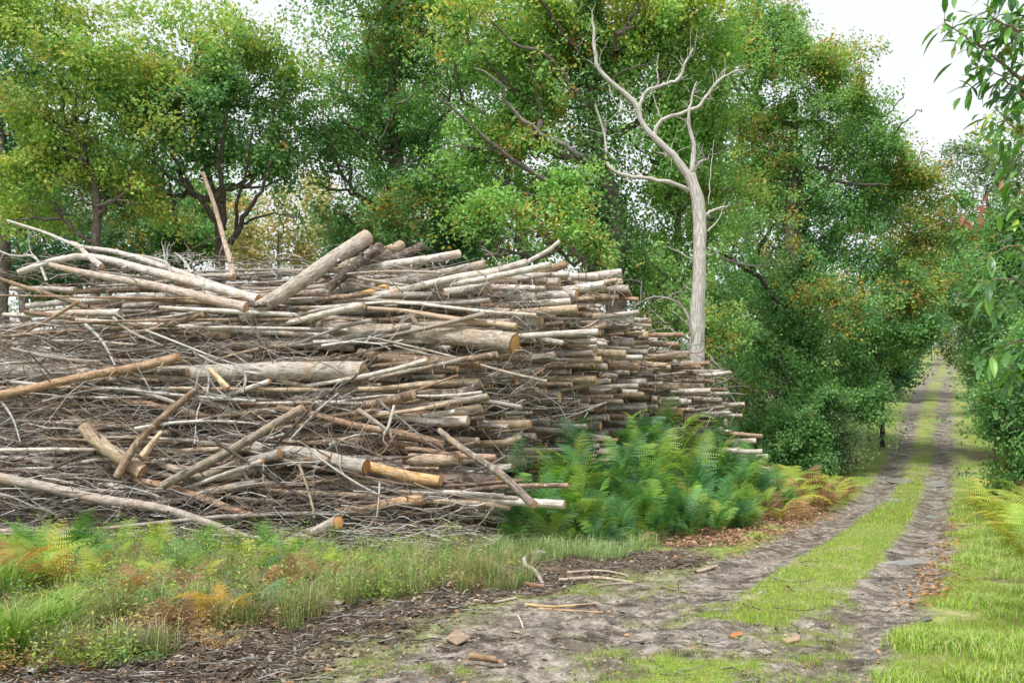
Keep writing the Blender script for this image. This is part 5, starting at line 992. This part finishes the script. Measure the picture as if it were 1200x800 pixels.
# ---- chestnut at the right edge
def chestnut():
    d = 7.2; bx = 5.4; bz = float(gz(np.array([bx]), np.array([d]), False)[0]); root = empty('chestnut_tree', (bx, d, bz)); tag(root, 'sweet chestnut whose long toothed leaves hang into the right edge of the picture', 'tree')
    inv = __import__('mathutils').Matrix.Translation((-bx, -d, -bz)); g = Geo()
    P = resample([(bx, d, bz-.1), (bx+.05, d, 1.5), (bx-.05, d+.05, 3.2), (bx+.1, d, 5.6)], 14); add_tubes(g, P[None], np.linspace(.11, .04, 14)[None], 9, np.array([(.2, .17, .14)])); g.obj('trunk', M_TRUNK, root).matrix_parent_inverse = inv
    # leaf mesh: lanceolate, arched, toothed
    K = 9; t = np.linspace(0, 1, K); w = .17*np.sin(np.pi*np.clip(t*.96+.02, 0, 1))**.8*(1-.25*t)
    V = []; 
    for k in range(K):
        z = -.28*t[k]**2; e = 1+.12*(k % 2); V += [(t[k], -w[k]*e, z+.05*w[k]*4), (t[k], 0, z), (t[k], w[k]*e, z+.05*w[k]*4)]
    Q = [];
    for k in range(K-1): b = k*3; Q += [(b, b+1, b+4, b+3), (b+1, b+2, b+5, b+4)]
    gl = Geo(); gl.add(np.array(V), quads=np.array(Q), col=(1, 1, 1)); ml = gl.mesh('leaf', M_NUT, smooth=False)
    NC = [(.10, .24, .06), (.13, .30, .07), (.19, .38, .07), (.08, .19, .08), (.34, .46, .09)]
    sprays = []
    # boughs from the trunk reaching left into view: list of pixel path at depth d
    boughs = [([(1260, 60), (1215, 40), (1180, 30), (1150, 12)], 5), ([(1260, 130), (1200, 95), (1160, 62), (1128, 40), (1108, 28)], 6), ([(1270, 180), (1215, 125), (1180, 95), (1160, 80)], 5), ([(1270, 250), (1220, 180), (1190, 150), (1168, 130)], 5),
              ([(1270, 330), (1225, 240), (1195, 205), (1185, 190)], 4), ([(1270, 400), (1225, 320), (1190, 290), (1160, 300)], 5), ([(1270, 440), (1215, 350), (1180, 325), (1158, 330)], 5), ([(1270, 500), (1230, 430), (1200, 400), (1160, 415)], 5), ([(1270, 500), (1240, 440), (1200, 425), (1185, 445)], 4), ([(1270, 20), (1230, -10), (1200, -20), (1165, -8)], 4)]
    gb = Geo(); gm = Geo(); cntl = 0
    for pth, nn in boughs:
        dd = d+rr(-.4, .5); c0 = px2w(*pth[0], dd); P = np.concatenate([resample([(bx, d, min(max(c0[2]-.35, .8), 5.3)), ((bx+c0[0])/2, (d+dd)/2, c0[2]-.08), c0], 5)[:-1], resample([px2w(a, b, dd) for a, b in pth], 16)]); K_ = len(P); P[1:] += RNG.normal(0, .008, P[1:].shape); add_tubes(gb, P[None], np.linspace(.026, .003, K_)[None], 5, np.array([(.22, .17, .12)]))
        for k in range(6, K_):
            for q in range(2 if k < K_-1 else 5):
                tn = norm(P[k]-P[k-1]); az = rr(0, 6.28); side = norm(np.cross(tn, rand_dir(1)[0])); dr = norm(tn*.5+side*.8+np.array([0, 0, -.55])); st = P[k]+side*.0
                tw_ = st+dr*rr(.01, .1); sprays.append((tw_, dr)); add_tubes(gb, np.stack([st, (st+tw_)/2+RNG.normal(0, .004, 3), tw_])[None], np.array([[.003, .0025, .002]]), 3, np.array([(.25, .25, .1)]))
    ob = gb.obj('boughs', M_TWIG, root); ob.matrix_parent_inverse = inv; ob['kind'] = 'stuff'
    for px, py, q in [(1185, 40, 34), (1165, 70, 22), (1190, 110, 26), (1180, 165, 16), (1196, 215, 14), (1192, 290, 16), (1168, 320, 22), (1195, 340, 18), (1170, 410, 14), (1192, 430, 18), (1188, 470, 14), (1175, 10, 26), (1130, 45, 14), (1150, 30, 22), (1140, 90, 10), (1200, 80, 24), (1205, 250, 16), (1150, 350, 10), (1160, 110, 12), (1185, 130, 20), (1200, 20, 30), (1198, 190, 18), (1200, 380, 16), (1165, 45, 16), (1120, 30, 8)]:
        c = px2w(px, py, d+.1)
        for _ in range(q): sprays.append((c+RNG.normal(0, .085, 3), norm(np.array([RNG.normal(-.5, .6), RNG.normal(-.3, .5), -rr(-.2, .8)]))))
    sprays = [q for q in sprays if 1090 < w2px(q[0])[0] < 1212]; RNG.shuffle(sprays); print('chestnut sprays', len(sprays))
    if len(sprays) > 292:
        gx = Geo()
        for (p, dr) in sprays[292:]:
            dr = np.array(dr); sd = norm(np.cross(dr, [0, 0, 1.])); up = np.cross(sd, dr); s_ = rr(.11, .18); LV = np.array(V)*s_; gx.add(p+LV[:, :1]*dr+LV[:, 1:2]*sd+LV[:, 2:]*up, quads=np.array(Q), col=np.array(NC[RNG.integers(4)])*rr(.8, 1.25))
        ox = gx.obj('further_leaves', leaf_mat('chestnut_leaf_far', .3, False, .38, .5), root, smooth=False); ox.matrix_parent_inverse = inv; ox['kind'] = 'stuff'
    for (p, dr) in sprays[:292]:
        o = bpy.data.objects.new('leaf', ml); COL.objects.link(o); o.parent = root; o.matrix_parent_inverse = inv; o.location = [float(q) for q in p]
        o.rotation_mode = 'QUATERNION'; q = Vector([float(c) for c in dr]).to_track_quat('X', 'Z'); o.rotation_quaternion = q @ Vector((1, 0, 0)).to_track_quat('X', 'Z') if False else q
        s = rr(.085, .15); o.scale = (s, s, s); c = np.array(NC[RNG.choice(5, p=[.28, .27, .2, .17, .08])])*rr(.8, 1.25); o.color = (*[float(x) for x in c], 1)
    # dead brown leaves hanging on a thin branch
    gd = Geo(); P = resample([px2w(a, b, 9.5) for a, b in [(1360, 190), (1250, 200), (1190, 220), (1140, 245), (1075, 272)]], 16); add_tubes(gd, P[None], np.linspace(.007, .002, 16)[None], 5, np.array([(.3, .27, .23)])); gd.obj('bare_branch', M_TWIG, root).matrix_parent_inverse = inv
    gd = Geo(); n = 30; k = RNG.integers(4, 13, size=n); Q = P[k]+RNG.normal(0, .05, (n, 3)); Q = Q[(w2px(Q)[:, 0] < 1190)]; n = len(Q)
    add_leaves(gd, Q, norm(np.array([[0, 0, -1.]])+RNG.normal(0, .6, (n, 3))), norm(np.array([[0, -1., 0]])+RNG.normal(0, .5, (n, 3))), rr(.09, .16, n), rr(.035, .06, n), np.array([(.34, .17, .11), (.40, .23, .14), (.28, .13, .09)])[RNG.integers(3, size=n)], .3)
    o = gd.obj('dead_leaves', M_DRY, root); o.matrix_parent_inverse = inv; o['kind'] = 'stuff'
    # spiny husks
    for px, py in ((1181, 60), (1194, 152)):
        c = px2w(px, py, d-.2); n = 260; dv = rand_dir(n); s = norm(np.cross(dv, rand_dir(n)))*.004; r = .028; V = np.stack([c+dv*r*.5-s, c+dv*r*.5+s, c+dv*r*1.5], 1); g = Geo(); g.add(V.reshape(-1, 3), tris=np.arange(n*3).reshape(-1, 3), col=(.36, .42, .12)); g.obj('husk', M_LEAF, root, smooth=False).matrix_parent_inverse = inv
chestnut()
def overhang():
    d = 6.0; P = resample([px2w(a, b, d) for a, b in [(430, -60), (450, -25), (470, -8), (500, -6)]], 8); g = Geo(); add_tubes(g, P[None], np.linspace(.01, .003, 8)[None], 4, np.array([(.2, .16, .12)])); n = 16
    Q = P[RNG.integers(2, 8, size=n)]+RNG.normal(0, .02, (n, 3)); add_leaves(g, Q, norm(RNG.normal(0, 1, (n, 3))+np.array([[0, 0, -.5]])), rand_dir(n), rr(.07, .11, n), rr(.03, .045, n), np.tile(np.array([(.08, .2, .03)]), (n, 1)), .1); tag(g.obj('overhanging_sprig', M_LEAF, smooth=False), 'leafy sprig dipping into the top edge left of centre', 'branch')
overhang()
tt = sum(len(m.polygons) for m in bpy.data.meshes); print('polys', tt, 'objects', len(bpy.data.objects))
